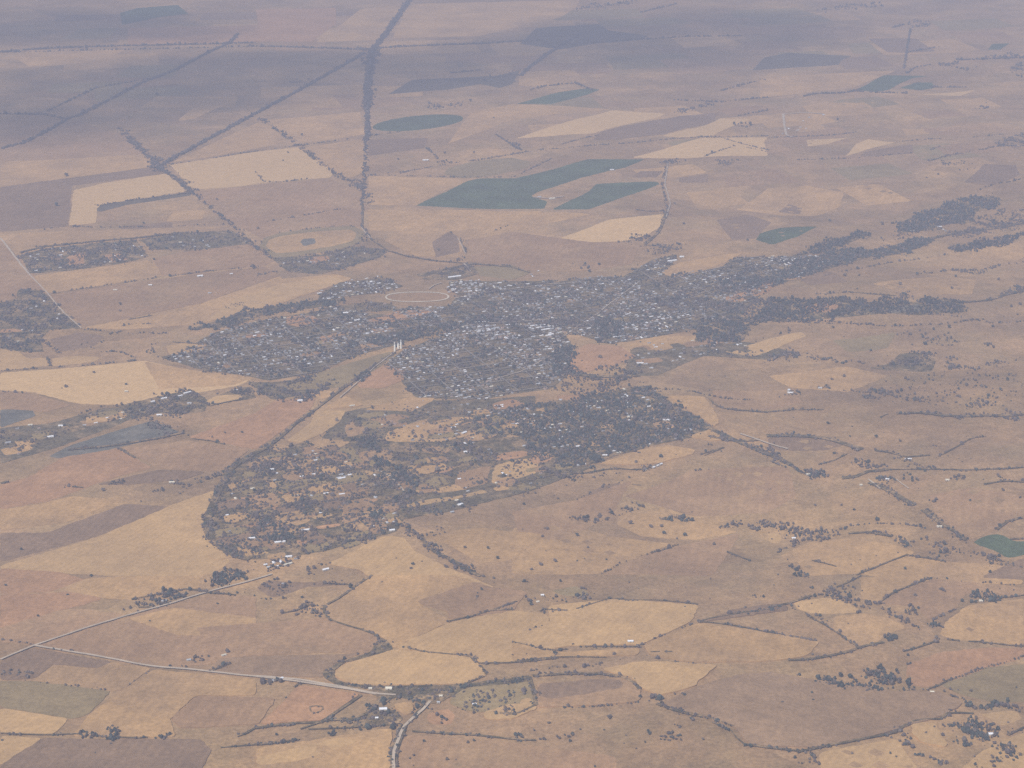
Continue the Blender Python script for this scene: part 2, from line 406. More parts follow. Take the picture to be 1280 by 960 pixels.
A('p', [(205,434),(212,444),(250,441),(260,431),(230,428)]); A('s', [(207,433),(230,429),(258,430),(250,440),(212,443)])
A('o', [(345,486),(400,466),(440,453),(485,440),(496,441),(480,455),(448,476),(430,484),(370,488)])
A('r', [(445,476),(480,457),(505,462),(505,475),(480,485),(450,485)])
A('p', [(482,371),(500,366),(530,365),(556,368),(560,372),(545,376),(505,377)])
A('w', [(25,319),(60,310),(140,302),(170,300),(186,321),(150,330),(90,338),(37,342)])
A('r', [(83,322),(95,317),(106,316),(105,330),(87,333)]); A('r', [(130,319),(150,317),(160,325),(138,328)]); A('b', [(60,322),(78,320),(80,324),(62,326)])
A('h', [(175,300),(225,292),(290,288),(314,305),(245,313),(190,312)])
A('w', [(0,378),(20,376),(22,363),(50,363),(62,372),(80,393),(102,411),(62,412),(50,425),(55,440),(30,440),(0,436)])
A('r', [(0,412),(20,411),(30,414),(0,417)]); A('b', [(62,424),(100,415),(130,420),(120,432),(75,440)])
A('h', [(340,323),(400,319),(440,308),(486,312),(475,322),(430,335),(400,343),(360,340)])
A('r', [(385,322),(410,320),(413,325),(390,330)])
# --- eastern valley
A('w', [(990,321),(1020,306),(1040,300),(1075,292),(1090,292),(1062,303),(1040,313)])
A('w', [(1000,326),(1050,312),(1100,312),(1140,300),(1160,297),(1168,301),(1150,310),(1080,323),(1040,335),(1000,350),(962,354)])
A('w', [(1120,282),(1150,266),(1210,245),(1250,247),(1250,255),(1220,265),(1216,278),(1180,280),(1160,288),(1125,291)])
A('w', [(960,372),(1000,375),(1050,371),(1080,378),(1130,374),(1142,379),(1165,371),(1200,376),(1207,390),(1150,394),(1100,392),(1050,397),(1000,401),(940,402)])
A('r', [(1000,385),(1030,378),(1050,382),(1040,390),(1005,391)])
A('t', [(1148,275),(1165,270),(1180,275),(1165,281)])
A('w', [(870,410),(920,394),(942,400),(930,425),(900,433),(872,430)])
A('w', [(1085,460),(1110,455),(1125,442),(1160,440),(1170,450),(1165,465),(1110,463)])
A('x', [(1110,385),(1150,380),(1150,390),(1112,391)])
A('o', [(1040,425),(1120,415),(1110,435),(1060,440)])
A('t', [(960,470),(1060,458),(1110,470),(1060,490),(990,485)])
A('t', [(1215,310),(1280,300),(1280,322),(1215,334)])
A('t', [(1090,355),(1180,345),(1220,350),(1215,368),(1130,366)])
A('b', [(980,338),(1040,340),(1060,352),(1010,356)])
# --- west of the ring
A('w', [(150,507),(200,495),(240,487),(262,502),(255,515),(220,518),(195,516),(160,526),(145,521)])
A('h', [(0,535),(60,530),(130,510),(190,510),(150,530),(70,560),(0,580)])
A('x', [(60,571),(90,556),(140,540),(190,526),(225,540),(190,550),(140,561),(80,573)])
A('x', [(0,512),(40,512),(45,520),(0,535)])
A('p', [(0,489),(40,492),(90,506),(60,515),(0,511)])
A('w', [(265,498),(300,484),(315,484),(320,498),(290,502)])
A('s', [(256,503),(270,495),(298,493),(304,498),(275,507),(262,507)])
A('r', [(235,547),(320,516),(345,500),(395,498),(388,512),(350,541),(320,562),(240,548)])
A('r', [(35,597),(80,571),(150,561),(190,585),(150,595),(120,605),(60,627),(0,637),(0,606)])
A('p', [(153,561),(230,551),(312,561),(282,589),(200,586)])
A('t', [(0,638),(60,628),(90,620),(150,625),(80,654),(0,663)])
A('b', [(120,606),(200,587),(258,590),(230,600),(160,606)])
A('s', [(0,707),(120,672),(210,633),(270,612),(256,650),(255,668),(288,702),(270,715),(240,722),(150,720),(0,712)])
A('b', [(85,656),(155,630),(212,633),(120,671),(0,703),(0,666),(60,666)])
A('r', [(0,-38),(300,-20),(430,20),(250,80),(0,90)], '03')
A('t', [(250,80),(430,15),(600,0),(1000,0),(1000,60),(660,120),(520,110)], '03')
A('r', [(0,92),(350,80),(520,112),(440,140),(300,170),(0,262)], '03')
A('p', [(0,262),(300,170),(400,162),(640,192),(450,255),(180,345),(0,330)], '03')
A('p', [(180,350),(450,262),(620,208),(860,142),(1060,90),(1280,100),(1280,380),(1150,430),(880,460),(480,398)], '03')
A('t', [(640,215),(860,160),(1280,210),(1280,300),(900,300)], '03')
A('b', [(0,430),(165,360),(565,428),(500,462),(270,442),(170,515),(0,520)], '03')
A('t', [(170,520),(270,443),(475,465),(565,428),(760,462),(600,577),(400,560)], '03')
A('o', [(0,525),(200,530),(560,577),(430,702),(350,715),(0,655)], '03')
A('s', [(0,660),(350,717),(270,795),(0,790)], '03')
A('s', [(0,802),(218,812),(0,950)], '03')
A('b', [(215,812),(1000,818),(1060,870),(980,1010),(0,1010),(0,950)], '03')
A('t', [(605,577),(765,470),(1280,522),(1280,600),(980,600),(850,720),(880,808),(360,800),(440,702)], '03')
A('p', [(855,715),(985,602),(1380,612),(1300,740),(900,765)], '03')
# --- farm plots inside the ring
A('w', [(283,590),(300,575),(340,560),(400,550),(480,545),(500,560),(520,600),(510,640),(495,665),(440,680),(400,690),(350,698),(300,700),(270,680),(260,655),(270,620)])
A('h', [(430,515),(520,500),(600,500),(670,495),(665,530),(600,560),(620,590),(560,630),(510,640),(500,560),(470,545),(400,550)])
A('w', [(480,545),(600,550),(680,545),(700,580),(640,600),(560,640),(500,650),(500,600)])
A('h', [(560,600),(700,575),(740,585),(660,615),(560,640),(510,645)])
for k, pts in [
 ('t',[(50,320),(100,300),(210,320),(220,345),(120,340)]), ('t',[(70,375),(130,365),(210,375),(200,390),(100,390)]),
 ('t',[(240,300),(330,275),(480,290),(420,320),(320,335)]), ('s',[(150,285),(270,200),(300,140),(450,135),(420,190),(330,250),(220,295)]),
 ('p',[(440,215),(500,180),(700,150),(780,165),(600,230),(460,270)]),
 ('o',[(390,335),(440,320),(560,325),(560,350),(430,360)]), ('o',[(280,380),(330,350),(390,355),(370,385)]),
 ('t',[(600,345),(640,325),(680,345),(685,385),(640,400),(610,385)]), ('p',[(420,390),(560,375),(580,405),(440,415)]),
 ('s',[(490,455),(560,430),(590,445),(540,480)]), ('p',[(440,500),(550,500),(560,560),(400,575)]),
 ('r',[(40,535),(110,515),(250,540),(160,555)]), ('o',[(120,490),(330,470),(360,500),(140,510)]),
 ('t',[(430,640),(560,620),(570,680),(440,690)]), ('t',[(130,680),(220,655),(280,680),(230,705),(150,705)]),
 ('s',[(270,660),(380,645),(385,665),(290,680)]), ('r',[(290,715),(430,695),(430,710),(310,730)]),
 ('r',[(200,780),(330,790),(300,820),(220,810)]), ('t',[(610,640),(700,660),(740,700),(640,690)]),
 ('r',[(500,580),(620,575),(560,610),(480,600)]),
 ('t',[(640,285),(660,240),(800,190),(880,170),(1080,165),(1095,230),(1050,265),(930,290),(700,292)]), ('s',[(760,290),(790,265),(860,270),(880,290)]),
 ('t',[(540,130),(760,70),(900,70),(870,95),(780,140)]), ('t',[(350,115),(450,60),(540,110),(400,125)]),
 ('r',[(1180,100),(1280,75),(1330,95),(1280,125),(1190,130)]), ('s',[(1120,185),(1280,175),(1330,200),(1280,235),(1130,220)]),
 ('p',[(820,330),(880,310),(990,320),(950,350),(860,350)]), ('r',[(860,430),(940,390),(1000,420),(940,450),(880,445)]),
 ('t',[(860,540),(1000,500),(1060,530),(900,550)]), ('p',[(990,500),(1020,440),(1175,410),(1155,500),(1040,530)]),
 ('s',[(1180,470),(1195,410),(1280,385),(1420,370),(1400,450),(1190,500)]), ('r',[(1190,385),(1220,350),(1330,335),(1400,350),(1290,378)]),
 ('s',[(740,610),(860,580),(1000,565),(1140,530),(1160,545),(940,590),(760,620)]), ('t',[(790,530),(810,500),(860,530),(820,555)]),
 ('t',[(260,45),(320,30),(410,40),(350,75)]), ('r',[(0,560),(60,570),(120,610),(60,660),(0,640)]), ('t',[(750,420),(800,400),(830,440),(800,480),(760,470)]),
 ]: A(k, pts, '12')
for k, pts in [('r',[(60,590),(230,560),(240,570),(140,590)]),
 ('r',[(100,720),(300,690),(340,700),(160,725)]), ('t',[(160,780),(260,765),(330,790),(300,800),(200,800)]), ('s',[(0,840),(130,830),(280,835),(320,850),(150,860),(60,880),(0,872)])]:
    A(k, [(x * .25 + 260, y * .25 + 480) for x, y in pts])
# dark wooded suburb
SUB = [(600,520),(660,508),(740,494),(790,484),(820,489),(888,535),(870,546),(820,556),(770,570),(730,583),(700,582),(660,570),(650,545),(610,540)]
A('w', SUB)
for k, pts in [('t',[(640,140),(720,110),(780,120),(730,140)]), ('t',[(420,215),(500,200),(515,215),(440,225)]), ('t',[(765,220),(830,208),(800,228)]),
 ('t',[(880,265),(1000,225),(1090,275),(1000,287)]), ('r',[(0,90),(80,100),(20,118),(-60,110)]), ('r',[(80,380),(150,340),(215,370),(160,400),(100,400)]), ('r',[(220,60),(380,55),(330,85),(240,82)]), ('s',[(0,200),(60,170),(130,185),(60,205)])]:
    A(k, pts, '22')
# --- slopes south-east of the town
A('t', [(430,400),(640,330),(780,310),(920,330),(900,355),(740,395),(640,405)], '22')
A('t', [(780,60),(960,65),(1010,130),(1040,190),(1010,215),(880,130)], '22')
A('p', [(1000,30),(1400,25),(1450,90),(1280,130),(1060,120),(1000,80)], '22')
A('b', [(320,582),(430,520),(540,490),(545,500),(430,560),(340,592)], '22')
A('p', [(560,560),(900,430),(1380,410),(1420,560),(1290,640),(900,660),(700,600)], '22')
A('t', [(540,640),(700,650),(920,690),(1140,740),(900,780),(640,760),(520,700)], '22')
A('t', [(0,720),(280,700),(480,760),(800,800),(640,860),(440,950),(0,950)], '22')
A('p', [(450,955),(640,865),(830,808),(1140,745),(1080,850),(1000,960)], '22')
A('p', [(640,640),(720,625),(790,600),(760,650),(700,675),(650,672)])
A('t', [(520,668),(600,660),(680,668),(640,700),(600,705),(560,680)])
A('s', [(410,705),(440,690),(480,670),(505,672),(520,690),(560,710),(620,735),(560,745),(480,735),(450,712)])
A('p', [(560,745),(620,735),(660,740),(640,765),(560,775)])
A('b', [(0,270),(130,265),(280,275),(380,305),(300,330),(100,335),(0,320)], '32')
A('p', [(800,560),(1000,520),(1280,560),(1280,660),(1150,730),(1000,780),(860,680)], '32')
A('t', [(60,860),(200,790),(400,770),(620,800),(740,840),(440,950),(200,960)], '32')
A('b', [(230,960),(440,870)] + [(560,900),(440,955)], '32') if False else None
A('s', [(0,745),(70,750),(60,800),(0,790)], '32')
A('t', [(450,950),(700,860),(900,890),(1180,905),(1260,960),(1280,1000),(800,1000)], '32')
A('g', [(1020,790),(1120,750),(1180,755),(1220,785),(1300,790),(1300,850),(1200,872),(1150,840),(1080,815)], '32')
A('b', [(1060,970),(1200,900),(1280,870),(1280,980)], '32')
# --- in front
A('p', [(-300,260),(340,210),(600,290),(640,330),(560,400),(400,382),(-190,410)], '13')
A('m', [(-190,412),(540,387),(400,430),(335,510),(60,500),(-220,480)], '13')
A('t', [(360,150),(440,105),(560,0),(1000,0),(1100,30),(800,130),(980,230),(690,362),(640,320),(600,285),(400,232),(345,205)], '13')
A('p', [(800,130),(1100,30),(1260,90),(1200,180),(1050,205),(850,150)], '13')
A('s', [(690,362),(980,232),(1280,175),(1460,195),(1500,380),(1280,430),(1110,438),(1095,402),(760,372)], '13')
A('s', [(392,482),(450,440),(690,370),(1090,405),(1150,500),(1050,543),(500,545),(400,510)], '13')
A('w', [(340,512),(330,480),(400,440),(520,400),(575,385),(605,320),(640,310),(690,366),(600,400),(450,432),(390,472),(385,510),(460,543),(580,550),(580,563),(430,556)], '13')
A('r', [(20,742),(220,548),(520,592),(340,722)], '13')
A('w', [(440,552),(640,562),(1000,547),(1280,515),(1360,510),(1360,540),(1060,562),(960,612),(900,642),(840,642),(700,602),(640,642),(580,702),(540,690),(620,605)], '13')
A('w', [(560,702),(620,642),(680,672),(740,722),(720,742),(560,762),(460,762)], '13')
A('t', [(680,642),(780,632),(790,692),(740,702)], '13')
A('t', [(0,862),(300,822),(680,762),(670,970),(0,970)], '13')
A('s', [(0,912),(400,812),(520,832),(200,932),(0,955)], '13')
A('p', [(760,792),(1280,832),(1800,900),(1800,1000),(700,1000),(700,882)], '13')
A('o', [(1000,592),(1060,562),(1280,542),(1380,530),(1400,650),(1280,690),(1080,680),(960,642)], '13')
A('s', [(1120,690),(1280,640),(1400,655),(1420,660),(1280,720),(1150,720)], '13')
A('r', [(850,690),(960,660),(1000,700),(980,745),(870,745)], '13')
A('s', [(1320,620),(1380,610),(1385,655),(1330,670)], '13')
A('b', [(0,60),(60,20),(160,30),(340,30),(450,45),(250,55),(100,110),(70,105)], '13')
A('p', [(130,540),(560,510),(640,560),(640,630),(110,660)], '23')
A('b', [(130,545),(400,520),(540,520),(560,560),(200,620),(120,600)], '23')
A('s', [(180,150),(500,118),(930,148),(900,230),(650,345),(280,350),(160,375),(80,342),(40,300),(190,230)], '23')
A('t', [(650,350),(920,240),(1180,268),(1540,330),(1480,400),(1260,430),(900,435),(700,400)], '23')
A('t', [(0,335),(80,350),(160,385),(640,362),(640,400),(300,402),(0,430)], '23')
A('s', [(440,470),(640,430),(1030,450),(900,560),(740,600),(640,560),(600,510)], '23')
A('b', [(940,232),(1040,200),(1100,170),(1280,145),(1380,145),(1380,175),(1280,186),(1100,212)], '23')
A('o', [(190,75),(320,50),(390,80),(380,100),(250,98)], '23')
A('s', [(140,160),(130,125),(300,108),(370,120),(480,180),(300,190),(190,180)], '33')
A('t', [(330,200),(500,185),(620,215),(700,260),(580,290),(560,330),(450,350),(330,270)], '33')
A('t', [(470,120),(460,5),(820,10),(650,75),(550,135)], '33')
A('p', [(560,140),(660,78),(830,12),(1000,30),(1280,60),(1280,100),(990,85),(940,165),(800,220),(740,150)], '33')
A('t', [(880,240),(1000,145),(1280,110),(1280,345),(960,322),(860,300)], '33')
A('r', [(700,440),(860,380),(1100,355),(1300,365),(1300,400),(1000,490),(800,562),(690,540)], '33')
A('o', [(860,545),(1100,455),(1300,440),(1300,630),(1100,628),(960,592)], '33')
A('m', [(-530,650),(-380,565),(-150,500),(0,485),(220,522),(640,582),(860,582),(980,640),(870,705),(640,770),(500,812),(250,858),(-30,856),(-120,830),(-160,760),(-350,700)], '33')
A('s', [(250,882),(650,812),(700,900),(760,970),(260,970)], '33')
A('s', [(720,742),(830,737),(870,800),(900,860),(780,840),(720,800)], '33')
A('s', [(1060,690),(1230,670),(1280,712),(1180,752)], '33')
A('s', [(1060,882),(1220,802),(1310,782),(1310,970),(960,970)], '33')

# ================================================================= WOODS (key, outline, trees per hectare, tile) and BELTS (line, metres wide, tile)
WOODS = []; BELTS = []
def Wd(pts, dens=45, tile=None): WOODS.append((Z(tile, pts) if tile else pts, dens))
def Bt(pts, w, tile=None, dens=55): BELTS.append((Z(tile, pts) if tile else pts, w, dens))
Bt([(0,260),(300,240),(640,230),(1280,215)], 70, '00', 22); Bt([(1190,170),(1150,215),(1040,265),(880,350),(820,375),(700,420),(550,500),(400,575),(330,600),(240,655),(120,715),(0,745)], 60, '00', 26)
Bt([(0,570),(230,575),(340,600)], 45, '00', 26); Bt([(240,555),(480,440),(800,385)], 40, '00', 16); Bt([(600,640),(650,700),(740,780),(800,840),(870,880),(960,960)], 60, '00', 40)
Bt([(203,206),(250,180),(320,142),(380,110),(450,70)], 55, None, 38)
Bt([(512,0),(498,20),(480,45),(467,62)], 90, None, 34); Bt([(465,62),(463,80),(460,110),(459,134)], 105, None, 34); Bt([(459,134),(459,170),(457,176)], 55); Bt([(457,176),(457,200),(455,235),(453,252)], 28)
Bt([(325,58),(450,62),(512,58),(600,55),(680,50)], 70, None, 24); Bt([(0,66),(325,58)], 30, None, 12)
Wd([(447,60),(475,62),(472,80),(452,82)], 40); Bt([(325,148),(365,175),(400,203),(425,221),(440,228),(455,236)], 46, None, 40); Wd([(436,223),(455,226),(455,241),(445,238)], 45)
Bt([(213,206),(320,189),(455,171),(500,165)], 9, None, 40); Bt([(460,169),(480,168)], 12)
Bt([(160,172),(185,195),(200,210),(240,240),(285,277),(315,305),(343,325)], 32, None, 42); Wd([(188,200),(198,196),(210,210),(200,216),(190,213)], 40)
Bt([(320,215),(329,227),(350,228),(388,223)], 10)
Bt([(22,65),(0,65)], 50); Wd([(360,104),(368,99),(392,100),(388,106)], 20)
Wd([(533,136),(535,130),(575,128),(580,132),(555,138)], 25); Bt([(532,184),(548,199)], 18); Wd([(548,203),(556,198),(562,204),(550,207)], 45)
Bt([(500,217),(520,212),(560,205),(600,200),(640,193),(680,187)], 22, None, 45); Bt([(680,187),(740,182),(850,173),(960,170)], 10, None, 35); Bt([(457,220),(480,219),(540,221),(640,222),(690,198)], 9, None, 35)
Bt([(460,219),(520,213)], 24, None, 20); Bt([(620,168),(645,185),(652,188)], 28); Wd([(638,178),(650,176),(652,186),(642,184)], 40); Bt([(560,92),(600,88)], 10)
Bt([(700,181),(748,169)], 16); Bt([(740,113),(720,104),(680,108),(662,113)], 35, None, 20)
Wd([(840,141),(868,133),(870,126),(888,124),(892,130),(850,143)], 40); Bt([(842,125),(870,126),(900,128),(960,122)], 12, None, 25); Wd([(945,100),(955,97),(958,101)], 30); Bt([(900,114),(945,102)], 12, None, 20)
Wd([(915,155),(935,154),(948,158),(930,160)], 40); Bt([(922,145),(960,138)], 30, None, 20); Bt([(870,171),(900,171),(920,178),(960,188)], 10); Bt([(960,190),(920,182),(880,196)], 8)
Wd([(812,204),(850,199),(858,202),(830,207)], 35); Wd([(885,205),(900,198),(925,200),(905,207)], 22)
Wd([(718,14),(730,6),(770,2),(795,0),(792,5),(760,12),(735,13)], 18); Bt([(650,95),(665,82),(685,68),(700,58),(725,42)], 60, None, 26); Bt([(700,57),(760,52),(860,46),(930,45)], 40, None, 18)
Wd([(490,110),(520,102),(600,98),(640,90),(655,88),(640,106),(610,104),(540,110)], 8)
Bt([(800,16),(845,5)], 40, None, 20); Wd([(1020,13),(1060,5),(1100,3),(1105,8),(1060,12),(1030,16)], 22); Wd([(1133,30),(1145,25),(1162,26),(1162,33),(1140,36)], 30)
Bt([(1115,35),(1130,31)], 20); Bt([(1138,36),(1136,50),(1133,66),(1130,86)], 22, None, 30); Bt([(1133,66),(1155,62),(1175,59)], 14, None, 25); Bt([(1133,92),(1145,84),(1165,81)], 18, None, 30)
Wd([(1175,80),(1200,77),(1195,84),(1180,84)], 40); Bt([(1195,75),(1240,74),(1280,72)], 50, None, 20); Wd([(1264,80),(1280,79),(1280,98),(1266,92)], 35); Wd([(1200,85),(1225,82),(1222,88),(1205,89)], 20)
Bt([(1068,114),(1095,116),(1135,117)], 12, None, 35); Bt([(1165,109),(1210,109)], 9); Wd([(1235,70),(1265,67),(1285,72),(1240,75)], 30)
Bt([(1005,121),(1015,118),(1050,117),(1075,113)], 26, None, 40); Bt([(960,172),(1000,171),(1050,168),(1072,165)], 26, None, 45); Bt([(1128,177),(1178,173)], 14, None, 35)
Bt([(995,200),(1035,199),(1070,198),(1110,194),(1140,191)], 18, None, 30); Bt([(1160,202),(1200,192),(1240,184),(1280,182)], 30, None, 35); Wd([(1248,182),(1258,172),(1285,165),(1285,184)], 40); Bt([(1162,188),(1175,183)], 14); Bt([(1215,172),(1255,168)], 14, None, 25)
Wd([(1220,132),(1242,128),(1240,135),(1222,137)], 18); Wd([(1038,150),(1048,148),(1044,155)], 25); Wd([(1225,207),(1180,207),(1175,203),(1200,201)], 15); Bt([(1150,225),(1190,215),(1220,210)], 12, None, 12); Bt([(1220,240),(1260,228),(1285,220)], 14, None, 30)
Bt([(122,258),(150,252),(180,249),(238,241)], 36, None, 35); Bt([(55,287),(85,283),(120,284)], 18, None, 35); Wd([(88,285),(93,280),(100,286),(92,289)], 30); Bt([(120,284),(180,284),(280,281)], 8, None, 25)
Bt([(25,316),(60,308),(140,300),(170,298),(230,291)], 34, None, 45)
Bt([(63,367),(110,360),(200,347),(300,335),(330,332)], 10, None, 35); Wd([(295,336),(318,332),(330,335),(300,340)], 30); Bt([(0,464),(60,460),(170,451)], 8, None, 35); Bt([(58,447),(63,458)], 8)
Bt([(105,412),(130,414),(165,405),(200,405)], 12, None, 35); Bt([(130,416),(210,417)], 22, None, 30); Bt([(125,428),(140,418),(155,413)], 22, None, 25); Bt([(110,440),(150,440),(170,447)], 12, None, 30); Wd([(180,432),(205,428),(212,444),(200,450),(178,440)], 16); Bt([(215,428),(255,431)], 10); Bt([(160,400),(190,395)], 12)
Wd([(265,385),(300,378),(318,380),(290,386)], 8); Wd([(75,436),(110,430),(120,437),(90,442)], 12); Bt([(50,425),(70,435),(75,442)], 30, None, 35)
Bt([(453,252),(453,285),(465,300),(485,314),(510,321),(540,326),(585,330)], 17, None, 50); Wd([(446,290),(454,285),(466,300),(458,306),(448,303)], 22); Wd([(453,243),(462,242),(470,253),(455,257)], 40)
Bt([(322,312),(330,299),(350,291),(400,285),(437,281),(450,290)], 8, None, 18); Bt([(322,312),(330,319),(345,324),(395,318),(430,312),(450,304)], 10, None, 30); Bt([(330,278),(420,262),(440,262)], 6, None, 25)
Bt([(535,343),(560,336),(590,330),(640,334),(662,341)], 28, None, 45); Wd([(535,344),(560,336),(590,331),(585,338),(560,347)], 35); Wd([(560,326),(580,322),(586,330),(570,330)], 30); Bt([(575,298),(582,316)], 9)
Bt([(585,300),(640,280)], 3, None, 8)
Bt([(833,207),(828,230),(834,262)], 16, None, 40); Bt([(834,262),(825,288),(814,300),(806,306)], 26, None, 45); Wd([(770,303),(780,298),(812,292),(808,303),(800,306)], 40); Bt([(795,262),(812,265),(833,264)], 9); Bt([(800,308),(830,307),(868,305)], 16, None, 30); Wd([(800,308),(850,305),(848,315),(815,318)], 28)
Wd([(705,335),(730,330),(735,336),(715,338)], 15); Wd([(725,345),(750,343),(720,351)], 20)
Wd([(745,400),(777,400),(777,420),(750,430)], 70); Wd([(870,410),(920,394),(942,400),(930,425),(900,433),(872,430)], 70); Wd([(690,442),(717,431),(713,467),(690,476)], 70)
Wd([(600,398),(700,396),(760,402),(740,408),(640,403)], 55); Wd([(430,432),(520,411),(620,396),(642,400),(560,413),(500,430)], 62); Wd([(235,412),(260,405),(290,395),(320,387),(400,375),(432,373),(420,382),(330,393),(290,409)], 68)
Wd([(800,375),(860,368),(900,372),(870,384),(810,386)], 55); Wd([(870,384),(910,372),(950,372),(960,400),(920,394)], 50); Wd([(900,350),(960,345),(990,345),(940,362),(905,368)], 60); Wd([(640,365),(660,362),(680,380),(650,385)], 40)
Wd([(700,468),(740,460),(780,455),(800,475),(790,486),(740,495),(700,490)], 45); Wd([(800,438),(850,440),(900,438),(990,436),(1000,447),(900,448),(850,446)], 22); Wd([(770,453),(790,445),(812,452),(795,460)], 40)
Wd([(780,444),(800,448),(790,456)], 40); Bt([(712,468),(760,472),(800,470)], 40, None, 45)
for P in NORTH: Wd(P, 24)
# woods of the east
for i, d in ((0, 60), (1, 68), (2, 66), (3, 58)):
    Wd([f for f in FIELDS if f[0] == 'w' and 940 <= f[1][0][0] <= 1130 and f[1][0][1] < 400][i][1], d)
Wd([(1180,291),(1210,285),(1280,272),(1285,284),(1240,290),(1200,297)], 45); Wd([(1185,313),(1220,301),(1280,289),(1285,295),(1255,307),(1200,315)], 60); Wd([(1220,262),(1260,262),(1285,270),(1280,285),(1215,282)], 28)
Wd([(1225,250),(1240,243),(1250,248),(1235,258)], 30); Wd([(1100,300),(1130,292),(1150,292),(1140,300)], 20)
Bt([(1150,342),(1185,338),(1210,337),(1230,339),(1250,331),(1280,327)], 26, None, 35); Wd([(1195,338),(1230,337),(1245,332),(1230,342),(1205,341)], 30); Bt([(1205,378),(1240,375),(1285,363)], 26, None, 40); Wd([(1252,372),(1272,356),(1285,356),(1285,365)], 40)
Bt([(1060,365),(1090,368),(1120,370)], 10); Bt([(950,402),(1020,404),(1080,405),(1120,408),(1180,405),(1280,393)], 10, None, 35); Bt([(1000,402),(1060,402),(1070,406),(1130,408)], 22, None, 25); Bt([(1020,368),(1060,365),(1075,360)], 10, None, 30); Wd([(1110,371),(1135,366),(1140,372),(1115,374)], 30)
Wd([(958,450),(975,440),(995,440),(998,447),(980,451)], 45); Wd([(1010,448),(1020,441),(1035,446),(1052,452),(1085,453),(1060,456)], 45); Wd([(1085,461),(1110,455),(1125,442),(1145,440),(1165,443),(1168,462),(1130,458)], 35); Wd([(1178,448),(1195,447),(1215,458),(1258,450),(1250,460),(1210,463),(1185,463)], 38)
Wd([(1125,408),(1175,410),(1195,430),(1150,435),(1120,425)], 5); Wd([(1110,480),(1160,465),(1280,470),(1280,515),(1180,510),(1100,500)], 9); Wd([(1165,420),(1200,415),(1210,430),(1175,435)], 12); Wd([(1232,429),(1247,429),(1245,435),(1233,435)], 45); Wd([(1258,445),(1285,447),(1285,452),(1260,451)], 35)
Wd([(870,435),(910,432),(1000,405),(1040,405),(960,435)], 3)
Bt([(1045,322),(1100,314),(1140,304),(1175,296),(1215,288),(1285,278)], 34, None, 48); Bt([(1120,300),(1160,284),(1200,276),(1245,268),(1285,262)], 24, None, 30); Bt([(1030,345),(1080,335),(1130,326),(1185,318)], 12, None, 30)
Bt([(1140,392),(1200,396),(1240,404),(1285,402)], 14, None, 26); Bt([(940,398),(900,404),(870,412)], 30, None, 40)
# west villages
Wd(FIELDS[[i for i, f in enumerate(FIELDS) if f[0] == 'w' and f[1][0] == (25,319)][0]][1], 34); Wd([(175,300),(225,292),(290,288),(314,305),(245,313),(190,312)], 22)
Wd([(0,378),(20,376),(22,363),(50,363),(62,372),(80,393),(102,411),(62,412),(50,425),(55,440),(30,440),(0,436)], 44)
Wd([(340,323),(400,319),(440,308),(486,312),(475,322),(430,335),(400,343),(360,340)], 30); Bt([(320,345),(345,340)], 20, None, 30)
Wd([(150,507),(200,495),(240,487),(262,502),(255,515),(220,518),(195,516),(160,526),(145,521)], 48); Wd([(190,520),(225,525),(232,545),(205,545),(180,535)], 34); Bt([(85,563),(140,558),(200,548),(228,542)], 22, None, 45)
Wd([(0,540),(60,532),(95,530),(70,548),(20,575),(0,570)], 14); Wd([(95,515),(150,510),(145,525),(110,530)], 14); Wd([(265,498),(300,484),(318,484),(320,497),(300,497),(290,492),(270,495)], 45); Bt([(262,508),(285,503),(304,499)], 12)
Wd([(310,478),(345,478),(400,468),(430,475),(400,490),(340,502)], 45); Wd([(340,492),(380,484),(420,480),(400,497),(350,505)], 40)
Bt([(148,560),(168,573)], 14); Wd([(137,606),(140,600),(152,601),(154,607),(145,609)], 55); Wd([(190,612),(198,610),(208,614),(202,618),(193,617)], 45); Wd([(221,614),(230,611),(234,616),(228,620)], 45); Wd([(208,604),(230,602),(260,592),(280,588),(275,594),(250,605),(232,610),(215,607)], 42)
Wd([(78,608),(85,606),(88,609),(80,610)], 40); Bt([(92,609),(104,610)], 12); Bt([(240,549),(265,552),(280,556)], 8); Bt([(0,605),(10,603)], 20); Wd([(225,605),(210,604),(215,607)], 20); Wd([(250,550),(262,544),(270,547)], 20)
Wd([(175,626),(183,626),(184,630)], 40); Wd([(70,486),(82,482),(90,484),(78,487)], 30); Bt([(0,490),(40,492)], 8, None, 20)
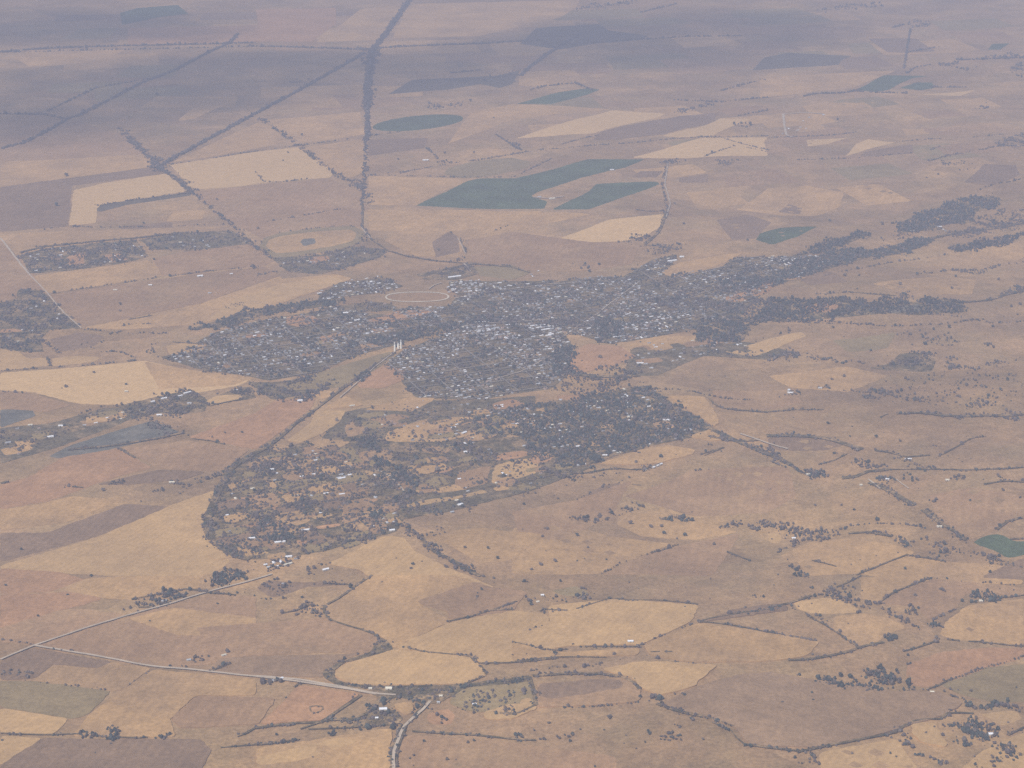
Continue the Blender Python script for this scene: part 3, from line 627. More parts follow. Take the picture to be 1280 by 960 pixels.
# ring road belt
Bt([(494,441),(470,455),(455,468),(430,485),(400,508),(370,530),(340,556)], 20, None, 60); Wd([(440,480),(452,465),(462,462),(458,474)], 60)
Bt([(340,556),(310,572),(290,585),(280,600),(268,625),(259,650),(258,665),(270,680),(290,694),(312,700)], 42, None, 62)
Wd([f for f in FIELDS if f[1][0] == (283,590)][0][1], 24)
Wd([(430,515),(520,500),(600,500),(670,495),(665,530),(600,560),(620,590),(560,630),(510,640),(500,560),(470,545),(400,550)], 12)
Wd([(600,560),(700,575),(740,585),(660,615),(560,640),(620,590)], 18)
for pts, d in (([(580,330),(680,400),(760,440),(800,520),(780,560),(700,520),(600,430)], 70), ([(480,270),(600,260),(620,300),(600,330),(500,300)], 65), ([(640,600),(760,560),(860,550),(760,600),(880,600),(1000,590),(1100,560),(1000,620),(880,660),(760,650)], 55),
  ([(700,700),(780,710),(820,760),(960,740),(960,722),(900,715),(830,740),(840,770),(900,820),(940,860),(960,870),(900,850),(840,800),(790,760)], 50), ([(560,640),(600,625),(640,660),(620,680),(570,680)], 60),
  ([(890,440),(960,430),(980,470),(900,480)], 45), ([(1090,170),(1120,180),(1110,240),(1140,270),(1090,250)], 60), ([(1140,255),(1290,240),(1290,270),(1150,280)], 45), ([(700,330),(880,290),(1100,300),(1180,330),(1180,400),(1040,400),(1000,330),(880,360),(760,400),(700,400)], 30),
  ([(0,700),(120,690),(180,760),(120,800),(60,790)], 60), ([(440,700),(560,690),(700,700),(660,740),(560,780),(450,800),(400,790)], 45), ([(0,400),(240,390),(400,400),(480,440),(380,470),(200,450),(0,480)], 50), ([(240,560),(340,620),(200,620)], 50),
  ([(60,940),(60,900),(130,850),(240,860),(180,900),(100,920)], 40), ([(240,940),(300,890),(380,900),(400,930),(300,950)], 24), ([(700,135),(860,150),(1080,150),(1090,165),(780,165)], 40)):
    Wd(Z('12', pts), d)
Bt([(980,965),(1060,940),(1140,900)], 20) if False else None
for pts, w in (([(0,-10),(200,-10)], 1),): pass
for pts in ([(820,760),(860,820),(940,870),(1000,890),(1060,940),(1120,965)], ): Bt(pts, 26, '12', 55)
Wd(Z('12', [(990,890),(1060,900),(1140,960),(1060,960),(1000,920)]), 45)
Wd([f for f in FIELDS if f[1][0] == (600,520)][0][1], 62)
Bt([(800,484),(850,514),(890,538),(930,556),(975,574)], 40, None, 65); Bt([(940,560),(975,574),(990,582)], 30); Bt([(975,576),(1000,590),(1010,594)], 10, None, 45); Wd([(1008,590),(1020,587),(1038,594),(1035,597),(1012,597)], 60)
Bt([(885,546),(920,553),(950,550)], 26, None, 50); Bt([(840,550),(870,552),(900,560),(905,568)], 16, None, 22); Bt([(880,570),(905,560)], 8)
Wd([(960,497),(980,490),(1000,488),(998,493),(975,496)], 30); Wd([(1018,488),(1026,481),(1036,482),(1036,490)], 35)
Bt([(885,497),(895,508),(905,512),(960,516)], 16, None, 55); Bt([(950,500),(900,498),(860,488),(810,487)], 12, None, 35)
for pts, w, d in (([(0,515),(60,490),(200,460),(300,450),(380,450),(480,425),(540,425),(640,435),(740,400)], 11, 45), ([(400,470),(560,440)], 6, 15), ([(320,582),(430,522),(540,492)], 12, 14), ([(1075,840),(1190,885)], 8, 45), ([(900,440),(1000,422)], 9, 35), ([(600,505),(645,508)], 8, 50), ([(440,952),(640,862),(830,806)], 4, 30),
   ([(600,395),(700,385),(850,350)], 14, 14), ([(940,355),(1060,320)], 9, 40)): Bt(pts, w, '22', d)
for pts, d in (([(290,690),(300,665),(330,655),(385,655),(400,680),(320,705)], 45), ([(460,640),(475,620),(540,622),(620,600),(680,605),(672,630),(600,640),(540,640)], 48), ([(730,660),(760,655),(905,663),(900,685),(750,685)], 58), ([(1010,712),(1100,690),(1150,688),(1150,712),(1040,724)], 55), ([(1170,700),(1280,688),(1300,690),(1300,738),(1180,728)], 55),
   ([(400,690),(400,650),(460,640),(560,650),(500,700)], 26), ([(640,440),(660,415),(740,400),(740,430),(680,445)], 40), ([(100,480),(130,430),(260,440),(380,450),(280,480)], 40), ([(0,520),(30,490),(60,510)], 40), ([(5,390),(60,350),(120,380),(100,410)], 50), ([(960,940),(1000,930),(1005,945),(970,950)], 30), ([(440,870),(490,870),(480,890)], 18), ([(90,725),(200,715),(190,730)], 14), ([(250,875),(370,865),(370,885),(270,890)], 10), ([(660,775),(750,785),(700,795)], 14)): Wd(Z('22', pts), d)
for pts, d in (([(470,60),(560,30),(640,50),(600,90),(500,95)], 40), ([(720,70),(790,70),(780,98),(730,95)], 40), ([(400,372),(460,365),(520,400),(560,410),(600,400),(600,432),(500,432),(410,402)], 52), ([(640,412),(700,400),(800,400),(900,420),(860,436),(700,432)], 35), ([(540,477),(580,460),(700,460),(772,470),(740,489),(580,487)], 58), ([(885,475),(960,455),(1030,475),(960,492),(895,492)], 48),
  ([(1130,450),(1160,445),(1180,475),(1140,475)], 40), ([(190,442),(240,430),(310,455),(300,470),(210,466)], 50), ([(0,315),(50,340),(62,370),(0,366)], 55), ([(0,702),(60,680),(160,720),(230,735),(310,740),(400,735),(425,750),(330,765),(260,770),(160,790),(90,820),(70,790),(0,740)], 48), ([(620,765),(760,770),(800,790),(880,780),(900,810),(860,832),(800,815),(650,802)], 50),
  ([(740,855),(900,820),(1050,830),(1180,880),(1160,902),(1050,882),(900,887)], 40), ([(120,910),(165,908),(176,965),(125,965)], 60), ([(1060,820),(1180,870),(1280,900),(1280,960),(1150,900),(1040,850)], 48), ([(620,380),(680,365),(760,375),(700,392)], 30), ([(880,100),(1060,70),(1240,80),(1200,110),(1000,125)], 12), ([(790,590),(820,560),(850,590),(820,600)], 28), ([(725,570),(780,570),(750,590)], 20),
  ([(900,740),(980,740),(990,800),(940,790)], 14), ([(920,170),(1000,160),(1010,175),(940,180)], 35), ([(1140,150),(1230,130),(1280,160),(1230,190),(1160,180)], 20), ([(80,880),(110,880),(120,905),(90,905)], 30), ([(520,680),(540,670),(560,695)], 40), ([(1120,560),(1190,560),(1180,580)], 8), ([(40,940),(80,940),(80,965),(40,965)], 30)): Wd(Z('32', pts), d)
for pts, w, d in (([(640,150),(760,145),(860,160)], 34, 45), ([(860,160),(1000,165),(1100,155),(1180,165),(1280,150)], 34, 40), ([(-10,262),(150,260),(280,270),(380,300),(470,330)], 42, 52), ([(340,30),(500,45)], 20, 20), ([(530,335),(650,350),(700,380),(740,360),(810,358)], 14, 45), ([(850,365),(920,330),(1030,265),(1090,265)], 9, 45),
  ([(370,475),(440,465),(500,440),(600,432)], 26, 52), ([(600,430),(800,427),(1000,435),(1200,425),(1280,420)], 12, 45), ([(1080,505),(1170,485),(1290,495)], 16, 50), ([(505,495),(600,530),(680,580),(730,610)], 32, 58), ([(770,630),(800,650),(870,705)], 32, 60), ([(870,705),(940,745),(990,785)], 26, 50), ([(0,385),(100,420),(190,455)], 6, 45), ([(250,405),(330,385),(400,350)], 8, 50),
  ([(400,750),(500,743),(620,765)], 24, 55), ([(440,957),(600,890),(700,855)], 10, 55), ([(220,885),(340,915)], 9, 50), ([(1145,730),(1200,690),(1270,670)], 18, 55), ([(1210,778),(1290,775)], 14, 50), ([(400,712),(540,697),(700,705),(820,728)], 6, 40), ([(0,142),(130,130),(280,130)], 9, 45), ([(690,855),(890,890)], 8, 45), ([(40,850),(90,820)], 10, 35), ([(825,310),(890,318)], 8, 30), ([(740,445),(800,410),(860,425)],10,30),
  ([(280,190),(315,200)], 10, 35), ([(560,170),(600,150)], 10, 40), ([(345,140),(385,140)], 12, 30)): Bt(pts, w, '32', d)
# in front, west
for pts, d in (([(665,152),(670,120),(850,85),(930,90),(900,122),(800,142)], 58), ([(1030,20),(1080,-20),(1230,-20),(1260,0),(1180,30),(1040,42)], 58), ([(885,440),(890,415),(1030,400),(1040,420),(970,462),(890,462)], 50), ([(0,485),(80,478),(165,485),(160,517),(0,517)], 55), ([(390,780),(420,770),(510,785),(520,808),(400,802)], 62), ([(515,770),(550,755),(600,780),(605,822),(540,832)], 75), ([(735,802),(860,790),(872,814),(740,817)], 58), ([(465,887),(520,855),(545,870),(480,895)], 70), ([(640,812),(700,800),(690,818)], 40),
   ([(605,165),(650,160),(665,172),(620,174)], 30), ([(900,415),(1000,400),(1010,380),(960,395)], 10), ([(1120,370),(1165,380),(1150,392)], 30), ([(1180,80),(1280,50),(1340,40),(1330,80),(1280,105),(1190,100)], 10)): Wd(Z('03', pts), d)
for pts, w, d in (([(850,88),(920,68),(1020,76)], 12, 60), ([(1010,85),(1060,88),(1180,98)], 9, 50), ([(1050,480),(1155,440)], 12, 60), ([(0,790),(120,795),(270,800),(340,790),(400,795)], 9, 50), ([(500,805),(700,815),(735,810)], 9, 45), ([(870,805),(920,803)], 6, 40), ([(1100,862),(1280,848),(1420,835),(1500,820)], 8, 45), ([(1185,805),(1230,790),(1280,760)], 12, 45), ([(660,120),(850,82)], 8, 40), ([(0,322),(90,330),(170,345)], 4, 30), ([(600,575),(760,470)], 4, 20), ([(200,532),(560,575)], 4, 14), ([(690,160),(750,158)], 10, 40)): Bt(pts, w, '03', d)
for pts, d in (([(572,392),(602,322),(640,310),(692,366),(620,392)], 55), ([(330,512),(330,480),(400,440),(520,400),(600,375),(600,395),(450,430),(385,475),(380,512),(350,515)], 38), ([(380,512),(390,515),(460,543),(580,550),(580,563),(430,556)], 50), ([(560,545),(900,545),(1000,547),(1060,552),(940,640),(900,642),(840,600),(700,560)], 34), ([(580,640),(640,600),(700,590),(860,620),(840,645),(700,605),(640,642),(585,702),(540,690)], 75), ([(1040,545),(1280,515),(1360,508),(1360,528),(1280,535),(1060,560),(950,615),(940,600)], 75),
  ([(780,660),(840,640),(850,660),(800,700),(785,690)], 75), ([(560,702),(620,642),(680,672),(740,722),(720,742),(560,762),(460,762)], 34), ([(270,140),(350,133),(330,200),(280,205),(160,212),(170,185)], 40), ([(0,60),(60,20),(160,30),(340,30),(450,45),(250,55),(100,110),(70,105)], 22), ([(0,60),(60,30),(160,20),(150,50),(30,80)], 30), ([(30,520),(100,505),(150,530),(120,545),(30,540)], 48), ([(345,795),(400,790),(410,805),(360,810)], 65), ([(95,792),(120,790),(130,808),(100,808)], 65),
  ([(960,640),(1080,600),(1150,650),(1200,640),(1220,665),(1080,680),(1040,700)], 24), ([(860,710),(960,700),(1000,740),(880,745)], 16), ([(1060,700),(1140,710),(1120,740),(1080,735)], 16), ([(1000,830),(1100,830),(1280,840),(1280,800),(1160,812)], 20), ([(1180,770),(1215,765),(1210,785)], 28), ([(1180,685),(1210,680),(1205,700)], 28), ([(1090,-10),(1200,0),(1190,30),(1130,25)], 30), ([(1250,325),(1285,325),(1280,350),(1255,345)], 22), ([(1240,650),(1250,640),(1300,680),(1250,700)], 30), ([(175,490),(220,488),(225,505),(180,505)], 14), ([(470,30),(500,40),(480,60),(455,70)], 35),
  ([(290,65),(330,60),(340,85),(300,88)], 20), ([(205,105),(240,105),(235,115)], 30)): Wd(Z('13', pts), d)
for pts, w, d in (([(580,0),(500,50),(440,100),(355,145)], 14, 50), ([(340,150),(333,195),(360,220),(400,235),(520,270),(600,290),(640,330)], 12, 55), ([(760,365),(820,380),(1000,400),(1095,400),(1095,440)], 9, 55), ([(1110,440),(1280,440),(1400,425),(1500,415)], 8, 55), ([(960,230),(1100,200),(1180,175),(1300,130)], 9, 50), ([(1180,175),(1290,172)], 12, 45), ([(1125,450),(1150,495)], 7, 50), ([(1040,545),(1140,505)], 8, 45),
  ([(0,765),(120,745),(330,735)], 16, 58), ([(330,735),(420,670),(530,600)], 16, 58), ([(220,770),(330,733)], 10, 45), ([(260,770),(460,765),(720,740)], 9, 50), ([(340,728),(520,718)], 9, 40), ([(0,850),(130,835),(215,822)], 7, 45), ([(380,720),(470,745),(560,690),(640,610)], 18, 55), ([(725,745),(700,830),(672,880),(678,960)], 8, 60), ([(755,745),(725,830),(698,880),(705,960)], 8, 60), ([(780,780),(900,790),(1120,800),(1290,822),(1400,825)], 12, 50),
  ([(1000,600),(1060,580)], 8, 30), ([(0,115),(100,118),(200,112),(205,108)], 4, 20), ([(190,560),(215,540),(280,540)], 8, 50), ([(130,190),(200,175),(270,145)], 9, 45), ([(350,40),(460,45)], 8, 40), ([(1100,120),(1110,90),(1130,70)], 6, 30), ([(430,545),(660,560),(900,552)], 12, 50), ([(1120,690),(1280,640),(1300,700)], 5, 20), ([(1245,655),(1250,700),(1300,695)], 14, 50), ([(840,640),(900,700),(1000,730)], 12, 25),
  ([(270,660),(290,650),(340,655),(345,672),(320,680),(300,690)], 8, 55), ([(270,660),(272,680),(295,692)], 8, 55), ([(850,630),(800,690),(755,740)], 10, 40)): Bt(pts, w, '13', d)
for k in range(9):
    x0 = 1080 + k * 26; Bt([(x0,575),(x0+14,640)], 3.2, '13', 60)
for pts, d in (([(30,125),(60,100),(100,92),(220,75),(222,132),(80,152)], 36), ([(250,102),(330,95),(380,100),(380,122),(260,126)], 45), ([(690,580),(755,605),(720,640),(700,625)], 65), ([(615,595),(650,595),(655,625),(620,620)], 60), ([(640,540),(690,580),(720,640),(660,630)], 16), ([(780,590),(880,585),(885,603),(790,607)], 38), ([(735,790),(760,785),(860,795),(860,817),(740,828)], 48), ([(800,752),(850,748),(830,772)], 50), ([(980,800),(1070,808),(1000,817)], 55), ([(250,797),(325,780),(322,802),(260,805)], 55),
  ([(445,745),(470,742),(490,755),(488,785),(455,780)], 48), ([(0,792),(40,790),(52,825),(0,830)], 60), ([(130,812),(180,802),(170,827)], 50), ([(870,700),(910,710),(900,740),(870,730)], 45), ([(40,20),(80,20),(75,42),(45,42)], 22), ([(200,20),(250,22),(240,42)], 14), ([(310,35),(380,60),(370,78),(320,50)], 24), ([(0,375),(30,370),(35,400),(0,402)], 40), ([(50,385),(80,385),(75,400)], 30), ([(190,380),(240,380),(240,405),(200,405)], 55), ([(360,770),(410,768),(400,778)], 22), ([(300,470),(330,450),(470,430),(460,445),(360,470)], 14), ([(490,385),(525,385),(520,405)], 45), ([(550,125),(600,122),(570,145)], 35), ([(1010,740),(1070,760),(1050,765)], 20),
  ([(40,835),(200,790),(300,830)], 6), ([(470,700),(500,705),(490,720)], 30), ([(1070,78),(1105,80),(1085,92)], 20), ([(990,10),(1000,30),(985,40)], 14), ([(270,645),(300,650),(290,665),(270,662)], 50), ([(1050,190),(1130,160),(1280,145),(1290,175),(1130,205)], 8)): Wd(Z('23', pts), d)
for pts, w, d in (([(140,180),(160,165),(180,172),(280,175)], 8, 45), ([(320,168),(400,142),(500,112)], 7, 45), ([(0,332),(80,345),(160,378),(280,368)], 8, 55), ([(360,355),(500,357),(645,358)], 7, 55), ([(0,435),(130,415),(300,405),(470,410)], 7, 55), ([(80,475),(300,450),(520,435)], 5, 30), ([(520,115),(580,130),(700,120),(850,135),(930,143)], 7, 45), ([(930,232),(1040,205),(1280,170)], 9, 50), ([(930,232),(1050,240),(1180,265),(1300,285)], 9, 60), ([(1280,285),(1380,305),(1530,328)], 5, 45),
  ([(100,503),(260,492),(430,490),(560,505),(605,530),(640,570)], 18, 55), ([(720,640),(800,670),(870,690),(960,707)], 20, 58), ([(960,707),(1110,755)], 9, 60), ([(1000,735),(1060,760),(1110,770),(1105,810),(1160,845)], 8, 50), ([(1160,845),(1200,850),(1290,865),(1400,875)], 16, 58), ([(110,665),(400,655),(640,632)], 5, 40), ([(690,385),(740,382)], 7, 50), ([(760,383),(800,383)], 9, 55), ([(715,415),(740,416)], 6, 45), ([(810,435),(900,440),(1030,440)], 5, 28), ([(0,520),(85,508)], 22, 70), ([(85,508),(105,580),(118,650)], 20, 70), ([(118,650),(30,690),(-60,690)], 10, 45), ([(60,545),(60,600)], 6, 40), ([(300,300),(60,300)], 2, 5) if False else ([(650,345),(900,240)], 3, 40), ([(60,290),(170,235)], 3, 25), ([(1280,108),(1200,100)], 6, 30), ([(760,68),(790,66)], 6, 50), ([(200,160),(210,185)], 5, 45), ([(155,170),(160,195)], 5, 45), ([(430,490),(560,515)], 10, 45), ([(680,780),(690,800)], 8, 30)): Bt(pts, w, '23', d)
for pts, d in (([(210,97),(310,72),(340,55),(390,55),(440,80),(470,125),(550,140),(552,176),(490,182),(420,155),(370,110),(300,105),(220,112)], 55), ([(0,150),(70,140),(60,178),(0,187)], 30), ([(560,160),(640,150),(660,200),(640,215)], 24), ([(690,152),(742,160),(745,190),(720,210),(680,190)], 55), ([(640,205),(690,215),(780,245),(770,264),(690,252),(635,230)], 50), ([(785,235),(885,240),(862,267),(800,267)], 58), ([(990,85),(1070,65),(1130,80),(1192,105),(1080,137),(1005,137)], 60), ([(848,58),(920,70),(900,87)], 45), ([(200,190),(260,198),(335,270),(290,268)], 36),
  ([(570,295),(690,302),(600,337)], 62), ([(808,315),(850,308),(862,330),(820,337)], 50), ([(420,562),(420,500),(480,465),(600,455),(660,480),(672,545),(640,570),(480,535)], 85), ([(420,562),(430,530),(540,550),(640,570),(620,592),(540,575)], 70), ([(215,512),(270,505),(420,530),(422,553),(260,543)], 66), ([(975,627),(1020,625),(1100,645),(1200,630),(1218,655),(1100,668),(980,668)], 58), ([(940,752),(1000,720),(1040,690),(1060,760),(1090,790),(1070,830),(1050,872),(960,862)], 70), ([(1060,730),(1130,728),(1200,780),(1190,800),(1130,822),(1110,790)], 40),
  ([(1125,862),(1200,845),(1240,890),(1180,940),(1115,935)], 55), ([(130,890),(170,870),(240,895),(240,930),(170,950)], 42), ([(620,730),(680,745),(700,800),(755,860),(690,862),(650,780)], 34), ([(850,720),(940,740),(935,800),(900,850),(870,780)], 22), ([(195,48),(240,50),(235,68),(205,70)], 30), ([(0,0),(90,10),(80,25),(0,20)], 12), ([(140,-10),(220,0),(230,15),(180,15)], 35), ([(730,95),(750,98),(740,110)], 30), ([(240,370),(300,360),(330,390),(230,410)], 16), ([(1140,60),(1180,70),(1250,80),(1230,100),(1190,95)], 25), ([(60,625),(190,620),(180,660),(80,650)], 8), ([(1150,760),(1230,760),(1280,740),(1285,770),(1210,800)], 45), ([(890,565),(970,568),(960,578)], 50), ([(1180,650),(1280,640),(1300,690),(1260,680)], 25), ([(790,880),(930,940),(900,955),(740,900)], 18), ([(950,925),(1100,905),(1130,960),(1000,965)], 8)): Wd(Z('33', pts), d)
for pts, w, d in (([(0,160),(110,140),(220,100)], 16, 50), ([(110,140),(135,170)], 12, 50), ([(340,60),(400,35),(465,0)], 8, 55), ([(550,140),(600,100),(650,75),(740,40),(820,10)], 9, 58), ([(820,225),(940,165)], 6, 45), ([(1160,112),(1290,100)], 8, 50), ([(185,185),(240,225),(320,270),(400,325),(450,358)], 9, 60), ([(20,285),(140,305),(250,328)], 5, 55), ([(100,425),(230,420),(330,402),(440,370)], 16, 58), ([(440,365),(500,350),(580,335)], 16, 60), ([(675,380),(720,370),(780,350),(850,325)], 8, 58), ([(900,320),(960,328)], 12, 50), ([(1000,330),(1060,330),(1130,340),(1290,355)], 9, 58), ([(790,570),(850,550),(900,525)], 9, 60), ([(900,525),(1050,470),(1180,435),(1290,400)], 5, 45),
  ([(640,575),(780,572)], 6, 25), ([(0,862),(60,868),(150,880)], 12, 58), ([(150,885),(250,862),(500,815),(640,785)], 16, 60), ([(640,785),(680,745),(780,715),(860,718)], 14, 58), ([(860,720),(900,690),(960,688),(1030,690)], 14, 60), ([(0,488),(100,492),(180,500)], 5, 30), ([(830,585),(900,595),(980,620)], 5, 45), ([(680,445),(720,440)], 6, 35), ([(1200,800),(1280,760)], 9, 50), ([(720,895),(820,910),(900,945)], 9, 30), ([(860,12),(1000,30),(1280,50)], 3, 20), ([(890,673),(945,675)], 6, 45)): Bt(pts, w, '33', d)

# ================================================================= build fields and roads
WP = []
def plots(P, n, keys, smin, smax, ang=R(24), hedge=False):
    W = np.array([gp(*p) for p in P]); lo, hi = W.min(0), W.max(0); poly = [tuple(q) for q in W]; k = 0; tries = 0; rr = random.Random(int(n * 7 + P[0][0]))
    while k < n and tries < n * 30:
        tries += 1
        c = (rr.uniform(lo[0], hi[0]), rr.uniform(lo[1], hi[1])); a = rr.uniform(smin, smax); b = rr.uniform(smin, smax) * .8; t = ang + rr.uniform(-.15, .15)
        q = [(c[0] + x * math.cos(t) - y * math.sin(t), c[1] + x * math.sin(t) + y * math.cos(t)) for x, y in ((-a, -b), (-a * .2, -b * rr.uniform(.8, 1.2)), (a, -b * rr.uniform(.6, 1)), (a * rr.uniform(.8, 1.1), b), (-a * rr.uniform(.7, 1), b * rr.uniform(.7, 1.1)))]
        if not inpoly(poly, np.array([x for x, _ in q]), np.array([y for _, y in q])).all(): continue
        FIELDS.append((rr.choice(keys), [project(x, y)[:2] for x, y in q])); k += 1
        if hedge and rr.random() < .8: BELTS.append(([project(x, y)[:2] for x, y in q + q[:1]], 6, 44))
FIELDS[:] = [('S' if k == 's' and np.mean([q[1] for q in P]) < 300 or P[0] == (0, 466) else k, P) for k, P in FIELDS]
RING = [f for f in FIELDS if f[1][0] == (283,590)][0][1]
plots(RING, 100, 'pptbothop', 35, 90, hedge=True); plots([(430,515),(520,500),(600,500),(670,495),(665,530),(600,560),(620,590),(560,630),(510,640),(500,560),(470,545),(400,550)], 34, 'pptooh', 35, 90, hedge=True)
plots(SUB, 16, 'ptpho', 22, 55); plots(TOWN['west'], 16, 'prohwp', 30, 80); plots(TOWN['north'], 14, 'wopwh', 30, 80); plots(TOWN['south'], 10, 'wowh', 25, 60); plots(TOWN['east'], 14, 'wowph', 30, 80)
plots([(0,537),(60,532),(130,512),(190,512),(150,530),(70,555),(0,575)], 14, 'ptohw', 40, 90); plots([(560,600),(700,575),(740,585),(660,615),(560,640)], 10, 'ptohp', 30, 70)
plots([(790,430),(870,420),(960,432),(990,440),(960,450),(880,445),(820,470),(780,470)], 10, 'ptph', 40, 90)
# the patchwork of the far plain lies under the fields traced above
n0 = len(FIELDS)
plots([(5,8),(1275,8),(1275,118),(700,120),(456,150),(5,195)], 58, 'tttppbo', 260, 620, ang=.12); plots([(5,290),(460,205),(470,330),(5,440)], 14, 'ttpb', 110, 300, ang=.16)
plots([(650,120),(1275,120),(1275,230),(850,300),(660,200)], 26, 'ttppo', 160, 380, ang=.25)
FIELDS[:] = FIELDS[n0:] + FIELDS[:n0]
for k, P in FIELDS: field(k, P)
LAY = .1 + float(LV.max()) * .24
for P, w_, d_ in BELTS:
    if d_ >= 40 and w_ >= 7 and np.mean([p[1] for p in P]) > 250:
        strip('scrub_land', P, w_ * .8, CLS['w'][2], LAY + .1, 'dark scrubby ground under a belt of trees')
def Rd(pts, w, lab, tile=None, m=None, name='dirt_road'):
    strip(name, Z(tile, pts) if tile else pts, w, m or M_ROAD, LAY + .5, lab)
Rd([(0,422),(170,352),(440,260),(620,205),(860,140),(1010,90),(1280,20),(1360,-5)], 10, 'pale dirt track climbing past the farmyard to the village', '03')
Rd([(175,352),(480,403),(760,455),(1050,482),(1280,508),(1480,530),(1680,560),(1880,596)], 12, 'pale dirt track running out from the meeting of the tracks', '03')
Rd([(0,505),(200,520),(400,552),(610,597),(700,600)], 12, 'pale end of the dirt track by the creek trees', '13', name='dirt_road')
Rd([(870,630),(840,670),(780,720),(740,750),(712,825),(683,880),(691,975)], 12, 'pale track between two rows of trees at the creek', '13')
Rd([(0,298),(10,310),(25,330),(36,343)], 14, 'pale straight road beside the far village')
Rd([(36,343),(60,368),(80,392),(102,411)], 9, 'greyer length of the straight road past the wood')
Rd([(925,543),(945,549),(962,556),(985,562)], 12, 'pale bend of road below the dark suburb')
Rd([(1085,600),(1092,605),(1100,612)], 8, 'short pale road end among the eastern farms')
Rd([(1120,120+480),(1136,612)], 5, 'pale lane beside the eastern road belt') 
Rd([(979,143),(980,155),(983,170),(990,172)], 22, 'pale street of the far hamlet'); Rd([(979,143),(1005,141),(1030,143)], 14, 'pale cross street of the far hamlet')
Rd([(536,362),(543,357),(552,354)], 9, 'pale lane by the racetrack'); Rd([(568,374),(585,370),(600,367)], 9, 'pale lane leading from the racetrack into town')
Rd([(580,330),(588,340)], 12, 'pale lane crossing the belt north of town'); Rd([(452,285),(458,293),(464,300)], 9, 'pale lane by the green wedge')
Rd([(494,440),(470,458),(448,478),(425,498)], 7, 'thin pale road beside the silos'); Rd([(835,205),(831,230),(838,255),(833,272)], 9, 'pale road beside the green fields')
Rd([(665,247),(685,249),(705,246)], 16, 'pale farm yard between the green fields'); Rd([(572,298),(578,310),(582,318)], 7, 'thin pale farm lane north of town')
Rd([(575,590),(590,600),(600,612)], 0.1, 'x') if False else None
Rd([(1230,638),(1255,652),(1285,668)], 6, 'pale lane across the small green field') if False else None
Rd([(605,435),(640,445),(680,470),(720,515),(740,540)], 9, 'grey-tan lane curving through the plots', '12'); Rd([(470,590),(400,610),(380,650)], 0.1, 'x') if False else None
Rd([(1150,-250),(1290,-290)], 0.1, 'x') if False else None
Rd([(560,412),(620,404),(700,398)], 7, 'pale main street of the town'); Rd([(600,480),(650,466),(700,440)], 5, 'thin street across the south side of town')
Rd([(600,366),(680,356),(760,352)], 5, 'thin street along the north edge of town'); Rd([(690,430),(760,382),(800,352)], 6, 'straight street leading up through the town centre')
# racetrack ring (a running surface: a band of pale sand)
M_STREET = mat('street', (.23, .20, .165), noises=((40, .12),))
def streets(P, ang=R(24)):
    W = np.array([gp(*p) for p in P]); poly = [tuple(q) for q in W]; lo, hi = W.min(0), W.max(0); c = (lo + hi) / 2; Rr = np.linalg.norm(hi - lo) / 2
    for t, gap in ((ang, 92), (ang + math.pi / 2, 170)):
        d = np.array([math.cos(t), math.sin(t)]); nn = np.array([-d[1], d[0]])
        for k in range(int(-Rr / gap), int(Rr / gap) + 1):
            S = np.arange(-Rr, Rr, 25.0); Q = c + nn * (k * gap + 23) + d * S[:, None]; ins = inpoly(poly, Q[:, 0], Q[:, 1]); run = []
            for q, i in list(zip(Q, ins)) + [(None, False)]:
                if i: run.append(q)
                else:
                    if len(run) > 5:
                        A_ = np.array(run); V = np.vstack([A_ + nn * 4, A_ - nn * 4]); z = hgt(V[:, 0], V[:, 1]) + LAY + .3; n = len(A_)
                        o = mesh_obj('street', np.column_stack([V, z]), [[i_ + n, i_ + n + 1, i_ + 1, i_] for i_ in range(n - 1)], [M_STREET], smooth=True)
                        tag(o, 'straight pale street between the town houses', None, 'streets of the town', 'structure')
                    run = []
for k in TOWN: streets(TOWN[k])
def ring():
    n = 64; outer = []; inner = []
    for k in range(n):
        a = k * 2 * math.pi / n; ca, sa = math.cos(a), math.sin(a)
        se = 0.85
        ca = math.copysign(abs(ca) ** se, ca); sa = math.copysign(abs(sa) ** se, sa)
        outer.append(gp(521.5 + 40.2 * ca, 371.3 + 6.4 * sa - .3 * ca)); inner.append(gp(521.5 + 37.8 * ca, 371.3 + 5.5 * sa - .3 * ca))
    V = np.array(outer + inner); z = hgt(V[:, 0], V[:, 1]) + 2.2
    o = mesh_obj('racetrack_path', np.column_stack([V, z]), [[i, (i + 1) % n, n + (i + 1) % n, n + i] for i in range(n)], [M_TRACK])
    # faces up
    if o.data.polygons[0].normal.z < 0: o.data.flip_normals()
    tag(o, 'pale oval racetrack on the edge of town', None, None, 'structure')
ring()

